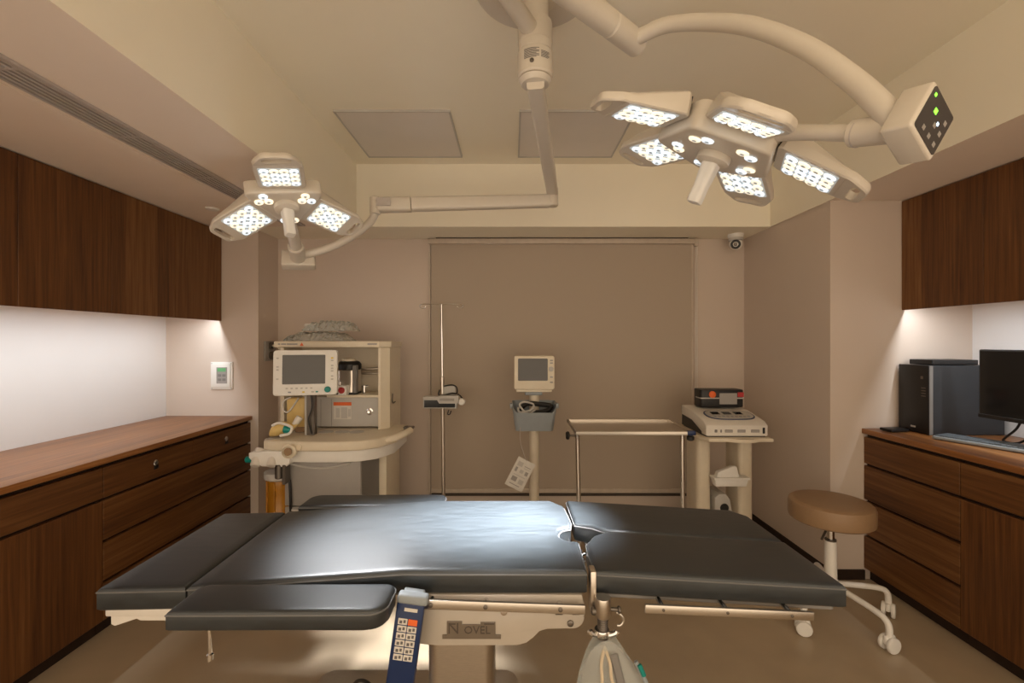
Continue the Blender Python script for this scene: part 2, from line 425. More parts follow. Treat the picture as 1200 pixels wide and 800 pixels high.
def base_unit(side, face, wall, h, y0, y1, kind, label, locks=False):
    s = 1 if side == 'r' else -1
    t = thing('base_cabinet', label, 'cabinet', ((face+wall)/2, (y0+y1)/2, 0), 'walnut base cabinets')
    xa, xb = sorted((face+s*.021, wall-s*.001))
    link('body', bx(B(), xa, xb, y0+.001, y1-.001, .06, h-.029), 'wood_d', t, False)
    xa, xb = sorted((face+s*.035, wall-s*.01))
    link('plinth', bx(B(), xa, xb, y0+.001, y1-.001, 0, .06), 'wood_d', t, False)
    fa, fb = sorted((face, face+s*.020))
    k = h/.857
    rows = [(.662*k, h-.047), (.458*k, .648*k), (.262*k, .444*k), (.066, .248*k)]
    def front(nm, ya, yb, za, zb, m):
        return link(nm, bx(B(), fa, fb, ya+.0015, yb-.0015, za, zb, .0015, 1), m, t, False)
    def lock(par, y, z):
        x = face-s*.0005
        lathe_bm = lathe(B(), [(.016, 0), (.016, .004), (.012, .007), (.004, .0072)], (x, y, z), (-s, 0, 0), 20)
        q = link('lock', lathe_bm, 'chrome', par)
        link('lock_tab', bx(B(), min(x, x-s*.005), max(x, x-s*.005), y-.012, y+.020, z-.034, z-.016, .003, 2), 'black', par)
    if kind == 'drawers2':
        ym = (y0+y1)/2
        for ya, yb in ((y0, ym), (ym, y1)):
            d = front('drawer', ya, yb, *rows[0], 'wood_h')
            if locks: lock(d, (ya+yb)/2+.01, (rows[0][0]+rows[0][1])/2+.012)
        for r in rows[1:]: front('drawer', y0, y1, *r, 'wood_h')
    elif kind == 'drawers':
        for r in rows: front('drawer', y0, y1, *r, 'wood_h')
    else:
        front('drawer', y0, y1, *rows[0], 'wood_h')
        front('door', y0, y1, .066, rows[1][1], 'wood_v')
    return t
base_unit('l', CFL, XL, HL, 2.093, CLY-.001, 'drawers2', 'wide walnut chest of drawers with two locks by the left pier', True)
base_unit('l', CFL, XL, HL, 1.503, 2.092, 'door', 'left walnut cabinet with one drawer over a door, next to the wide drawers')
base_unit('l', CFL, XL, HL, .9, 1.502, 'door', 'left walnut cabinet with one drawer over a door, nearest')
base_unit('r', CFR, XR, HR, 2.033, CRY-.001, 'drawers', 'walnut chest of four drawers beside the stool')
base_unit('r', CFR, XR, HR, 1.443, 2.032, 'door', 'right walnut cabinet with a drawer over a door, below the keyboard')
base_unit('r', CFR, XR, HR, .85, 1.442, 'door', 'right walnut cabinet with a drawer over a door, nearest')

# ------------------------------------------------------------------ blind and window on the back wall
bxa, bxb = Xp(503, YB), Xp(811, YB)
zt, zb_ = Zp(280.5, YB), Zp(579, YB)
t = thing('roller_blind', 'wide taupe roller blind drawn down over the back wall', 'blind', ((bxa+bxb)/2, YB-.03, zb_))
link('head_rail', bx(B(), bxa, bxb, YB-.062, YB-.002, zt-.045, zt-.006, .004, 2), 'blind_l', t)
link('slot', bx(B(), bxa+.06, bxb-.05, YB-.050, YB-.002, zt-.0055, zt+.006), 'groove', t, False)
link('fabric', bx(B(), bxa+.02, bxb-.015, YB-.030, YB-.026, zb_+.022, zt-.045), 'blind', t, False)
link('bottom_bar', bx(B(), bxa+.02, bxb-.015, YB-.036, YB-.020, zb_+.020, zb_+.055, .004, 2), 'blind_l', t)
link('bottom_gap', bx(B(), bxa+.02, bxb-.015, YB-.022, YB-.001, zb_-.006, zb_+.010), 'groove', t, False)
for x in (bxa, bxb-.015):
    link('guide_strip', bx(B(), x, x+.015, YB-.030, YB-.002, zb_+.0, zt-.046, .002, 1), 'blind_l', t, False)
xc = bxb+.022
link('end_bracket', bx(B(), bxb, bxb+.03, YB-.055, YB-.002, zt-.06, zt-.004, .004, 2), 'blind_l', t)
bm = B(); tube(bm, [(xc-.006, YB-.03, zt-.06), (xc-.007, YB-.03, 1.0), (xc-.004, YB-.03, .55), (xc+.003, YB-.03, .54), (xc+.006, YB-.03, .56), (xc+.006, YB-.03, 1.0), (xc+.006, YB-.03, zt-.06)], .0022, 6)
link('pull_chain', bm, 'white', t)

# ------------------------------------------------------------------ operating table
TY0, TY1 = 1.234, 1.782; TM = (TY0+TY1)/2; TZ = .73; TH = .064
def ztop(x):
    if x < -.30: return TZ-(.042*min(1, (-.30-x)/.57))
    if x > .215: return TZ-.040*(x-.215)/.69
    return TZ
def cushion(name, outline, parent, zf, th=TH, rnd=.014, xcut=None, piping=True, tilt_bottom=True, sub=None):
    """padded cushion from an outline (world x,y); rounded upper and lower rim; top follows zf(x)"""
    n = len(outline)
    # inward normals
    P = [Vector((a, b)) for a, b in outline]
    area = sum(P[i].x*P[(i+1) % n].y-P[(i+1) % n].x*P[i].y for i in range(n))
    sg = 1 if area > 0 else -1
    inn = []
    for i in range(n):
        d0 = (P[i]-P[i-1]).normalized(); d1 = (P[(i+1) % n]-P[i]).normalized()
        n0 = Vector((-d0.y, d0.x))*sg; n1 = Vector((-d1.y, d1.x))*sg
        m_ = (n0+n1); m_ = m_/max(.35, m_.length_squared/2) if m_.length > 1e-4 else n0
        inn.append(m_)
    bm = B(); rings = []
    prof = [(.006, -th), (0, -th+.006), (0, -rnd)]
    for k in range(1, 6):
        a = PI/2*k/5; prof.append((rnd*(1-math.cos(a)), -rnd+rnd*math.sin(a)))
    prof.append((rnd+.012, .0015))
    for ins, dz in prof:
        rings.append([(P[i].x+inn[i].x*ins, P[i].y+inn[i].y*ins, zf(P[i].x+inn[i].x*ins)+dz) for i in range(n)])
    loft(bm, rings, True, True)
    xs = [p.x for p in P]; k = 1
    while min(xs)+.07*k < max(xs):
        bmesh.ops.bisect_plane(bm, geom=list(bm.verts)+list(bm.edges)+list(bm.faces), plane_co=(min(xs)+.07*k, 0, 0), plane_no=(1, 0, 0)); k += 1
    o = link(name, bm, 'leather', parent, True, angle=50)
    if piping:
        b2 = B(); tube(b2, [(P[i].x-inn[i].x*.0005, P[i].y-inn[i].y*.0005, zf(P[i].x)-rnd*.9) for i in range(n)], .0022, 6, closed=True)
        link('piping', b2, 'piping', o)
    return o
def dens(pts, step=.05):
    out = []
    for i in range(len(pts)):
        a = Vector(pts[i]); b = Vector(pts[(i+1) % len(pts)]); k = max(1, int((b-a).length/step))
        for j in range(k): out.append(tuple(a+(b-a)*j/k))
    return out
tb = thing('operating_table', 'operating table with black leatherette cushions on a steel pedestal', 'operating table', (-.16, TM, 0))
# main cushion with a rounded notch at its right end
NX, NR = .207, .052
pts = [(-.880, TY0), (-.4, TY0), (.203, TY0), (NX, TM-.087)]
for k in range(11):
    a = R(-90-180*k/10); pts.append((NX-.012+.050*math.cos(a)*.9, TM-.035+.052*math.sin(a)))
pts += [(NX-.002, TM+.07), (.196, TY1-.06), (.150, TY1), (-.4, TY1), (-.880, TY1)]
cushion('main_cushion', dens(pts), tb, ztop)
cushion('head_cushion', dens([(-1.128, TY0+.002), (-.887, TY0+.002), (-.887, TY1), (-1.128, TY1)]), tb, lambda x: ztop(x)-.003-.02*max(0, (-.887-x)))
# two leg cushions split along the middle, with cut-back inner corners
LX0, LX1 = .226, .906
near = [(LX0, TY0), (LX1, TY0), (LX1-.004, TM-.002), (LX0+.085, TM-.002), (LX0+.036, TM-.040), (LX0+.002, TM-.105)]
far = [(LX0-.012, TM+.052), (LX0+.045, TM+.036), (LX0+.088, TM+.003), (LX1-.006, TM+.003), (LX1-.010, TY1-.06), (LX1-.055, TY1), (LX0-.014, TY1)]
cushion('leg_cushion', dens(near), tb, ztop); cushion('leg_cushion', dens(far), tb, ztop)
# arm boards
for (ya, yb, dz) in ((1.093, 1.222, 0.0), (1.80, 1.935, .0)):
    nearside = ya < 1.5
    if nearside: out = rrect(-.832, -.306, ya, yb, [.03, .035, 0, .045], 6)
    else: out = rrect(-.845, -.275, ya, yb, [.035, .05, 0, 0], 6)
    zz = .703 if nearside else .702
    a = cushion('arm_cushion', dens(out), tb, lambda x, zz=zz: zz+.004*(x+.55), th=.050, rnd=.012)
    yc = (ya+yb)/2
    bm = B(); bx(bm, -.80, -.36, yc-.04, yc+.04, zz-.064, zz-.052, .003, 1); link('arm_plate', bm, 'steel_h', tb)
    s = 1 if nearside else -1
    bm = B(); cyl(bm, (-.77, yc, zz-.06), (-.768, yc, zz-.145), .0045, n=10); cyl(bm, (-.768, yc, zz-.145), (-.768, yc, zz-.165), .008, n=12, ch=.003)
    link('arm_lock_rod', bm, 'chrome', tb)
    bm = B(); bx(bm, -.60, -.56, min(yc, yc+s*.13), max(yc, yc+s*.13), zz-.080, zz-.063, .003, 1); link('arm_bracket', bm, 'steel_h', tb)
# frames under the cushions
bm = B(); bx(bm, -.86, .185, TY0+.03, TY1-.03, .645, .664, .003, 1); link('seat_frame', bm, 'dgrey', tb)
bm = B(); bx(bm, -1.115, -.90, TY0+.012, TY1-.02, .596, .622, .004, 2); link('head_frame', bm, 'offwhite', tb)
bm = B(); prism(bm, [(-1.10, .60), (-.90, .60), (-.90, .585), (-1.02, .585), (-1.03, .59), (-1.09, .57), (-1.10, .575)], TY0+.015, TY0+.021, 'xz'); link('head_side_plate', bm, 'offwhite', tb, False)
for ya, yb in ((TY0+.015, TM-.015), (TM+.015, TY1-.02)):
    bm = B(); bx(bm, .25, .885, ya, yb, -.014, 0, .003, 1, mtx=Matrix.Translation((0, 0, .6625)) @ Matrix.Translation((.25, 0, 0)) @ Matrix.Rotation(R(3.3), 4, 'Y') @ Matrix.Translation((-.25, 0, 0)))
    link('leg_frame', bm, 'dgrey', tb)
# side housings with the badge
for ys, s in ((TY0-.002, 1), (TY1-.02, -1)):
    out = [(-.262, .664), (.190, .664), (.196, .64), (.196, .600)]
    for k in range(1, 6): a = R(-90*k/5); out.append((.166+.030*math.cos(a), .602+.030*math.sin(a)))
    out += [(.095, .571), (.075, .565), (.058, .548), (.040, .534), (.015, .527), (-.20, .526), (-.25, .530), (-.262, .545)]
    bm = B(); prism(bm, out, ys, ys+.022, 'xz', .004, 2); link('side_housing', bm, 'offwhite_shaded', tb)
    # rail
    r = B(); yy = ys-.030 if s > 0 else ys+.040
    bx(r, -.24, .194, yy, yy+.010, .6325, .6575, .0025, 2, mtx=Matrix.Translation((-.24, 0, .655)) @ Matrix.Rotation(R(2.0), 4, 'Y') @ Matrix.Translation((.24, 0, -.645)))
    rail = link('side_rail', r, 'steel_h', tb)
    for x in (-.215, -.07, .128):
        b2 = B(); ya, yb2 = (yy+.009, ys+.002) if s > 0 else (ys+.02, yy+.002)
        cyl(b2, (x, ya, .655-.0349*(x+.24)), (x, yb2, .655-.0349*(x+.24)), .008, n=12); link('rail_spacer', b2, 'chrome', rail)
        b2 = B(); ysc = yy-.0025 if s > 0 else yy+.0095
        lathe(b2, [(.006, 0), (.006, .002), (.003, .003)], (x, ysc+.002 if s > 0 else ysc, .655-.0349*(x+.24)), (0, -s, 0), 14); link('screw', b2, 'gmetal', rail)
    # rail on the leg section
    r = B(); bx(r, .352, .80, yy, yy+.010, .6315, .6545, .0025, 2, mtx=Matrix.Translation((.352, 0, .643)) @ Matrix.Rotation(R(2.6), 4, 'Y') @ Matrix.Translation((-.352, 0, -.643)))
    rail = link('leg_rail', r, 'steel_h', tb)
    for x in (.40, .57, .74):
        zz = .643-math.tan(R(2.6))*(x-.352)
        b2 = B(); cyl(b2, (x, yy+.009 if s > 0 else yy+.002, zz+.004), (x, TY0+.03 if s > 0 else TY1-.03, zz+.004), .007, n=12); link('rail_spacer', b2, 'chrome', rail)
        b2 = B(); lathe(b2, [(.004, 0), (.004, .0015), (.002, .002)], (x, yy if s > 0 else yy+.010, zz), (0, -s, 0), 12); link('screw', b2, 'gmetal', rail)
yh = TY0-.002
bg = link('badge', prism(B(), [(-.188, .547), (-.030, .547), (-.030, .558), (-.045, .558), (-.045, .592), (-.085, .592), (-.085, .586), (-.135, .586), (-.135, .594), (-.176, .594), (-.176, .558), (-.188, .558)], yh-.004, yh, 'xz', .0008, 1), 'bronze', tb, False)
text_mesh('lettering', 'N', .042, 'bronze_d', bg, at(-.158, yh-.0045, .575)); text_mesh('lettering', 'OVEL', .030, 'bronze_d', bg, at(-.094, yh-.0045, .571))
for xa, xb in ((-.168, -.152), (-.075, -.048)): link('badge_bar', bx(B(), xa, xb, yh-.0052, yh-.004, .587, .590), 'bronze_d', bg, False)
for x, z in ((-.022, .619), (.158, .588)):
    bm = B(); lathe(bm, [(.0085, 0), (.0085, .004), (.005, .006), (.002, .006)], (x, yh, z), (0, -1, 0), 16); link('bolt', bm, 'chrome' if x < 0 else 'gmetal', tb)
for x in (.130, .175):
    bm = B(); bx(bm, x-.012, x+.008, yh-.003, yh, .611, .615, .001, 1); link('stop_tab', bm, 'gmetal', tb, False)
# pedestal and base
bm = B(); prism(bm, rrect(-.262, -.058, 1.40, 1.64, .035, 5), .12, .53, 'xy'); link('pedestal_sleeve', bm, 'steel', tb)
bm = B(); prism(bm, rrect(-.235, -.085, 1.425, 1.615, .03, 5), .52, .65, 'xy'); link('pedestal_ram', bm, 'chrome', tb)
bm = B(); prism(bm, rrect(-.70, .02, 1.30, 1.70, .05, 5), .03, .13, 'xy', .012, 2); link('base_cover', bm, 'steel_h', tb)
for x in (-.62, -.06):
    for y in (1.36, 1.64):
        bm = B(); cyl(bm, (x-.012, y, .022), (x+.012, y, .022), .022, n=16, ch=.004); link('castor', bm, 'black', tb)
# clamp at the junction on the near side
cx, cy = .240, 1.205
cl = link('clamp_socket', lathe(B(), [(.020, .674), (.021, .670), (.021, .628), (.018, .622)], (cx, cy, 0), n=28), 'steel', tb)
lathe_b = B(); prof = [(.0135, .622)]
for k in range(9): prof += [(.0142, .618-.0055*k), (.0122, .6155-.0055*k)]
prof.append((.0135, .565)); lathe(lathe_b, prof, (cx, cy, 0), n=20); link('threaded_post', lathe_b, 'gmetal', cl)
bm = B(); lathe(bm, [(.019, .590), (.021, .584), (.019, .574), (.012, .570)], (cx-.002, cy, 0), n=20)
for s in (-1, 1):
    tube(bm, [(cx, cy, .580), (cx+s*.016, cy-.006, .578), (cx+s*.032, cy-.012, .586), (cx+s*.036, cy-.012, .592)], .0075, 10, k=4)
link('wing_knob', bm, 'chrome', cl)
bm = B(); cyl(bm, (cx+.018, cy, .642), (cx+.044, cy, .640), .005, n=12); cyl(bm, (cx+.040, cy, .640), (cx+.047, cy, .640), .010, n=14, ch=.002); cyl(bm, (cx-.03, cy, .637), (cx-.016, cy, .637), .010, n=14, ch=.002); link('cross_bolt', bm, 'gmetal', cl)
bm = B(); tube(bm, [(cx+.036, cy, .634), (cx+.050, cy, .625), (cx+.055, cy, .612), (cx+.048, cy, .600), (cx+.038, cy, .599)], .0032, 8, k=5); link('hook', bm, 'steel', cl)
bm = B(); bx(bm, cx-.030, cx-.014, cy+.01, cy+.05, .622, .735, .004, 2); link('socket_bracket', bm, 'steel', cl)
# fittings seen through the notch
bm = B(); bx(bm, .17, .235, TM-.07, TM+.02, .640, .655, .003, 1); cyl(bm, (.19, TM-.06, .662), (.25, TM-.03, .662), .006, n=10); cyl(bm, (.215, TM-.09, .668), (.215, TM+.03, .668), .005, n=10); link('hinge_hardware', bm, 'chrome', tb)

# blue hand control hanging from the rail, drip bag under the clamp
hc = thing('hand_control', 'navy blue hand control hanging from the table rail', 'remote control', (-.275, 1.185, .40))
tilt = Matrix.Translation((-.268, 1.186, .625)) @ Matrix.Rotation(R(8), 4, 'Y')
bm = B(); bx(bm, -.036, .036, -.013, .013, -.205, .050, .006, 2, mtx=tilt); link('housing', bm, 'blue', hc)
bm = B(); bx(bm, -.037, .043, -.016, .016, .046, .070, .008, 3, mtx=tilt); link('hanger_cap', bm, 'bgrey', hc)
bm = B(); bx(bm, -.028, .028, .013, .034, .045, .066, .003, 1, mtx=tilt); link('rail_hook', bm, 'bgrey', hc)
for r in range(6):
    for c in range(2):
        bm = B(); z = .010-r*.0185; bx(bm, -.026+c*.026, -.002+c*.026, -.0145, -.0128, z-.016, z, .0008, 1, mtx=tilt)
        o = link('button', bm, 'orange' if (r, c) == (0, 1) else 'paper', hc, False)
        if (r, c) != (0, 1):
            bm = B()
            for q in range(2): bx(bm, -.022+c*.026+q*.010, -.015+c*.026+q*.009, -.0152, -.0144, z-.0125+q*.002, z-.005+q*.002, mtx=tilt)
            link('button_print', bm, 'ink', o, False)
bm = B(); bx(bm, .004, .027, -.0142, -.0128, -.176, -.160, mtx=tilt); link('serial_label', bm, 'paper', hc, False)
bm = B(); bx(bm, -.037, .037, -.0138, .0138, -.198, -.193, mtx=tilt); link('seam', bm, 'black', hc, False)
link('name_print', bx(B(), -.014, .020, -.0136, -.0128, .029, .038, mtx=tilt), 'paper', hc, False)
bm = B(); tube(bm, [(-.30, 1.19, .42), (-.305, 1.19, .385), (-.33, 1.20, .40), (-.40, 1.24, .425), (-.46, 1.32, .35), (-.48, 1.42, .20), (-.44, 1.50, .14)], .0045, 8, k=6); link('cord', bm, 'black', hc)

dbg = thing('drain_bag', 'clear plastic drain bag with tubes hanging below the table clamp', 'bag', (.28, 1.21, .36))
bm = B(); nU, nV = 13, 14; g = []
for sgn in (-1, 1):
    gg = []
    for j in range(nV):
        v = j/(nV-1); row = []
        for i in range(nU):
            u = i/(nU-1)*2-1
            z = .578-.235*v-.05*abs(u)**2.2*(1-v)*1.4
            wd = .060+.075*v**.8
            x = cx+.006+u*wd+.05*v
            y = 1.196+sgn*(.012+.030*math.sin(PI*min(1, v*.9+.1)))*math.sqrt(max(0, 1-u*u))+.012*math.sin(5*u+3*v)*v
            row.append((x, y, z))
        gg.append(row)
    g.append(gg)
loft(bm, [g[0][j]+list(reversed(g[1][j])) for j in range(nV)])
bmesh.ops.remove_doubles(bm, verts=bm.verts, dist=1e-5)
link('bag_film', bm, 'bag', dbg)
for k, (x1, x2, m) in enumerate(((-.018, -.026, 'tube'), (.010, .062, 'tube'))):
    bm = B(); tube(bm, [(cx, 1.180, .560), (cx+x1*.8, 1.150, .535), (cx+x1+.004, 1.143, .49), (cx+x2, 1.143, .38)], .0042, 8, k=6); link('tube', bm, m, dbg)
bm = B(); cyl(bm, (cx-.0235, 1.143, .455), (cx-.0250, 1.143, .405), .0062, n=12, ch=.001); link('tube_connector', bm, 'red', dbg)
bm = B(); bx(bm, cx+.020, cx+.042, 1.152, 1.160, .43, .55, .003, 1, mtx=Matrix.Translation((cx, 0, .5)) @ Matrix.Rotation(R(-14), 4, 'Y') @ Matrix.Translation((-cx, 0, -.5))); link('strap', bm, 'dgrey', dbg)
bm = B(); tube(bm, [(cx+.075, 1.160, .535), (cx+.098, 1.152, .49), (cx+.115, 1.15, .45), (cx+.13, 1.15, .40)], .006, 8, k=5); link('printed_seam', bm, 'bgrey', dbg)
bm = B(); cyl(bm, (cx+.082, 1.152, .532), (cx+.093, 1.147, .508), .006, n=10); link('valve', bm, 'teal', dbg)

# ------------------------------------------------------------------ surgical lights
colx, coly = .080, 1.572
cm_ = thing('ceiling_column', 'white ceiling column with round plate carrying both surgical lights', 'ceiling mount', (colx, coly, 2.24))
link('ceiling_plate', lathe(B(), [(.214, CEIL-.001), (.214, CEIL-.010), (.205, CEIL-.022), (.06, CEIL-.026)], (colx, coly, 0), n=56), 'lamp', cm_)
link('canopy_cover', lathe(B(), [(.085, CEIL-.02), (.083, CEIL-.05), (.052, CEIL-.07)], (colx, coly, 0), n=40), 'lamp', cm_)
link('shaft', lathe(B(), [(.046, CEIL-.06), (.046, 2.44)], (colx, coly, 0), n=36), 'lamp', cm_)
link('collar', lathe(B(), [(.055, 2.448), (.058, 2.445), (.058, 2.345), (.055, 2.342)], (colx, coly, 0), n=36), 'lamp', cm_)
sl_ = link('sleeve', lathe(B(), [(.059, 2.340), (.0605, 2.336), (.0605, 2.262), (.056, 2.256)], (colx, coly, 0), n=36), 'lamp', cm_)
bm = B(); lathe(bm, [(.0075, 0), (.0075, .002), (.0035, .003)], (colx-.014, coly-.0592, 2.285), (-.2, -1, 0), 16); link('screw', bm, 'gmetal', sl_)
def curved_label(par, a0, a1, z0, z1, rows, m):
    bm = B()
    for r in range(rows):
        za = z0+(z1-z0)*r/rows; zb2 = za+(z1-z0)/rows*.55
        k = 6; e = a1-(a1-a0)*(.0 if r % 3 else .18)
        lo = [(colx+.0609*math.sin(R(a0+(e-a0)*i/k)), coly-.0609*math.cos(R(a0+(e-a0)*i/k)), za) for i in range(k+1)]
        hi = [(p[0], p[1], zb2) for p in lo]
        loft(bm, [lo, hi], False, False, closed=False)
    return link('printed_label', bm, m, par, False)
curved_label(sl_, -40, 10, 2.296, 2.330, 8, 'ink'); curved_label(sl_, 16, 48, 2.298, 2.322, 6, 'ink')

def frame_of(tx, ty):
    n = Vector((tx, ty, -1)).normalized()
    u = (Vector((1, 0, 0))-n*n.x).normalized(); v = u.cross(n).normalized()
    if v.y < 0: v = -v
    return n, u, v
LENS_W = .021
def make_lens(m):
    bm = B()
    lathe(bm, [(.0212, 0), (.0205, -.004), (.016, -.0065)], (0, 0, 0), n=18)
    for f in bm.faces: f.material_index = 0
    lathe(bm, [(.0085, -.006), (.0085, -.0072), (.004, -.0082)], (0, 0, 0), n=12, mi=1)
    me = link('lens', bm, [m, 'led_core'], None); d = me.data; bpy.data.objects.remove(me); return d
LENS = {'led_w': make_lens('led_w'), 'led_c': make_lens('led_c')}
def lens_at(par, x, y, z, m, s=1.0):
    o = bpy.data.objects.new('lens', LENS[m]); COL.objects.link(o); o.parent = par; o.location = (x, y, z); o.scale = (s, s, s); return o

def lamp_head(light, C, tilt, azs, rc, apo, nx, ny, aim):
    """head local frame: x radial of azimuth 0 (u), y (v), z opposite to the beam"""
    n, u, v = frame_of(*tilt)
    M = Matrix((u, v, -n)).transposed().to_4x4(); M.translation = Vector(C)-wloc(light)
    N = len(azs)
    def place(o, mt): o.matrix_local = mt; return o
    # hub: polygon with one flat side to each petal
    half = PI/N; pts = []
    Rc = apo/math.cos(half)
    for k in range(N):
        a = azs[0]+2*PI*k/N+half
        # cut corners
        cut = .028 if N == 5 else .05
        p = Vector((Rc*math.cos(a), Rc*math.sin(a)))
        d1 = Vector((-math.sin(a-half), math.cos(a-half))); d2 = Vector((-math.sin(a+half), math.cos(a+half)))
        for q in range(5):
            s = q/4; p0 = p-d1*cut; p1 = p; p2 = p+d2*cut
            pts.append(tuple((1-s)**2*p0+2*s*(1-s)*p1+s*s*p2))
    zb = -.030 if N == 5 else -.016
    bm = B(); prism(bm, pts, zb, .055, 'xy', .010, 3)
    hub = link('hub', bm, 'lamp', light, True, local=True); place(hub, M)
    for k in range(N):
        a = azs[0]+2*PI*k/N+half
        rr = .118 if N == 5 else .105
        for q, (da, dr) in enumerate(((-.17, 0), (.17, 0)) if N == 5 else ((-.2, .006), (.2, .006), (0, -.028))):
            lens_at(hub, (rr+dr)*math.cos(a+da), (rr+dr)*math.sin(a+da), zb-.0008, 'led_w' if q != 1 else 'led_c', .85)
    # sterile handle
    hb = B(); lathe(hb, [(.050, zb+.001), (.052, zb-.004), (.050, zb-.020), (.040, zb-.026), (.030, zb-.028)], (0, 0, 0), n=36); link('handle_ring', hb, 'lamp', hub, local=True)
    hb = B(); rings = []
    for (r, h) in ((.026, zb-.02), (.027, zb-.032), (.022, zb-.10), (.023, zb-.145), (.020, zb-.150)):
        rings.append([(r*(1+.10*math.cos(4*2*PI*i/32))*math.cos(2*PI*i/32), r*(1+.10*math.cos(4*2*PI*i/32))*math.sin(2*PI*i/32), h) for i in range(32)])
    loft(hb, rings); link('sterile_handle', hb, 'white', hub, local=True)
    # petals: each leans inward so its beam meets the others
    PIT = .0365; wx, wy = nx*PIT, ny*PIT; TAU = R(12)
    for k in range(N):
        a = azs[k]
        x0 = 0.0; rl_ = rc-apo-.006                      # petal frame starts at the joint
        PM = M @ Matrix.Rotation(a, 4, 'Z') @ Matrix.Translation((apo+.006, 0, .010)) @ Matrix.Rotation(TAU, 4, 'Y')
        xb = rl_+wy/2+.016; xe = xb+.068; hw = wx/2+.020
        bm = B()
        def outl(i0, i1, sh, z0_, z1_):
            o_ = [(x0+i0, -hw+sh+.012), (x0+i0+.012, -hw+sh), (xb-.03, -hw+sh), (xb-i1, -hw+sh+.004), (xb-i1, hw-sh-.004), (xb-.03, hw-sh), (x0+i0+.012, hw-sh), (x0+i0, hw-sh-.012)]
            return [(x, y, z0_ if x < xb-.035 else z1_) for x, y in o_]
        loft(bm, [outl(0, 0, .004, -.006, -.006), outl(0, -.002, 0, -.002, -.002), outl(0, 0, .001, .028, .014), outl(0, .006, .010, .056, .022), outl(.004, .02, .028, .064, .030)])
        petal = link('petal', bm, 'lamp', light, True, local=True, angle=30); petal.matrix_local = PM
        # grip: solid tip with an oblong hand slot
        xs = (xb+xe)/2+.004; NN = 48; rings = [[], [], [], [], [], []]
        poly = [(xb-.014, -hw+.002), (xb+.012, -hw+.004), (xe-.012, -hw*.66), (xe-.003, -hw*.52), (xe, -hw*.36), (xe, hw*.36), (xe-.003, hw*.52), (xe-.012, hw*.66), (xb+.012, hw-.004), (xb-.014, hw-.002)]
        def hit(th):
            d = Vector((math.cos(th), math.sin(th))); best = 0
            for i in range(len(poly)):
                p, q = Vector(poly[i])-Vector((xs, 0)), Vector(poly[(i+1) % len(poly)])-Vector((xs, 0))
                e = q-p; den = d.x*e.y-d.y*e.x
                if abs(den) < 1e-9: continue
                t_ = (p.x*e.y-p.y*e.x)/den; u_ = (p.x*d.y-p.y*d.x)/den
                if t_ > 0 and -1e-6 <= u_ <= 1+1e-6: best = max(best, t_)
            return best
        hs_ = hw*.56; sr_ = .0125
        for i in range(NN):
            # even spread round the slot: angle measured in a squeezed frame
            ph = 2*PI*i/NN; th = math.atan2(math.sin(ph)*hs_*1.0, math.cos(ph)*.030)
            d = Vector((math.cos(th), math.sin(th))); ro = hit(th)
            p4 = ((abs(d.x)/sr_)**4+(abs(d.y)/hs_)**4)**-.25
            for q, (r_, z_) in enumerate(((ro-.004, -.005), (ro, .000), (ro-.001, .012), (ro-.008, .020), (p4, .018), (p4, -.005))):
                rings[q].append((xs+d.x*r_, d.y*r_, z_))
        bm = B(); loft(bm, rings+[rings[0]], False, False); bmesh.ops.remove_doubles(bm, verts=bm.verts, dist=1e-6)
        link('grip', bm, 'lamp', petal, local=True)
        bm = B(); bx(bm, x0-.0055, x0+.001, -hw*.75, hw*.75, .004, .050); link('joint_gasket', bm, 'black', petal, False, local=True)
        # LED window
        bm = B(); prism(bm, rrect(rl_-wy/2-.003, rl_+wy/2+.003, -wx/2-.003, wx/2+.003, .008, 4), -.0078, -.0045, 'xy'); link('led_window', bm, 'led_bed', petal, False, local=True)
        for i in range(ny):
            for j in range(nx):
                m = 'led_c' if (i in (1, ny-2) and j in (1, nx-2)) or ((i+j) % 3 == 0 and i in (0, ny-1)) else 'led_w'
                lens_at(petal, rl_+(i-(ny-1)/2)*PIT, (j-(nx-1)/2)*PIT, -.0078, m, .80)
        # the petal's beam
        d = bpy.data.lights.new('petal_beam', 'SPOT'); d.energy = SPOT_W*(1.45 if N == 5 else .45); d.color = (.97, .98, 1.0) ; d.spot_size = R(SPOT_DEG); d.spot_blend = 1.0; d.shadow_soft_size = .08
        so = bpy.data.objects.new('petal_beam', d); COL.objects.link(so)
        p = Vector(C)+(u*math.cos(a)+v*math.sin(a))*rc+n*.03
        so.location = p; tgt = Vector(aim)+(u*math.cos(a)+v*math.sin(a))*rc*.25
        so.rotation_euler = (tgt-p).to_track_quat('-Z', 'Y').to_euler()
    return hub, M, (n, u, v)
SPOT_DEG = 30

# right light: five petals
CR_ = Vector((Xp(842.8, 1.4), 1.40, Zp(170.8, 1.4)))
rl = thing('surgical_light', 'five-petal surgical light on the curved arm with lit control panel', 'surgical light', tuple(CR_), 'surgical lights on the ceiling column')
az0 = R(188.5)
hubR, MR, (nR, uR, vR) = lamp_head(rl, CR_, (-.3884, .2130), [az0+R(72)*k for k in range(5)], .264, .158, 4, 4, (-.06, 1.59, .73))
za = 2.375
elb = Vector((-.216, 1.0, za)); tip = Vector((Xp(744, 1.55), 1.55, 2.368))
bm = B(); tube(bm, [(colx, coly, za+.03), tuple(elb+Vector((0, 0, .03)))], .029, 20); cyl(bm, elb+Vector((0, 0, -.06)), elb+Vector((0, 0, .085)), .062, n=32, ch=.008); cyl(bm, (colx, coly, za-.005), (colx, coly, za+.065), .0595, n=32, ch=.004)
link('first_arm', bm, 'lamp', rl)
d = (tip-elb).normalized()
bm = B(); cyl(bm, elb, tip-d*.14, .0395, n=32, ch=.004); link('second_arm', bm, 'lamp', rl)
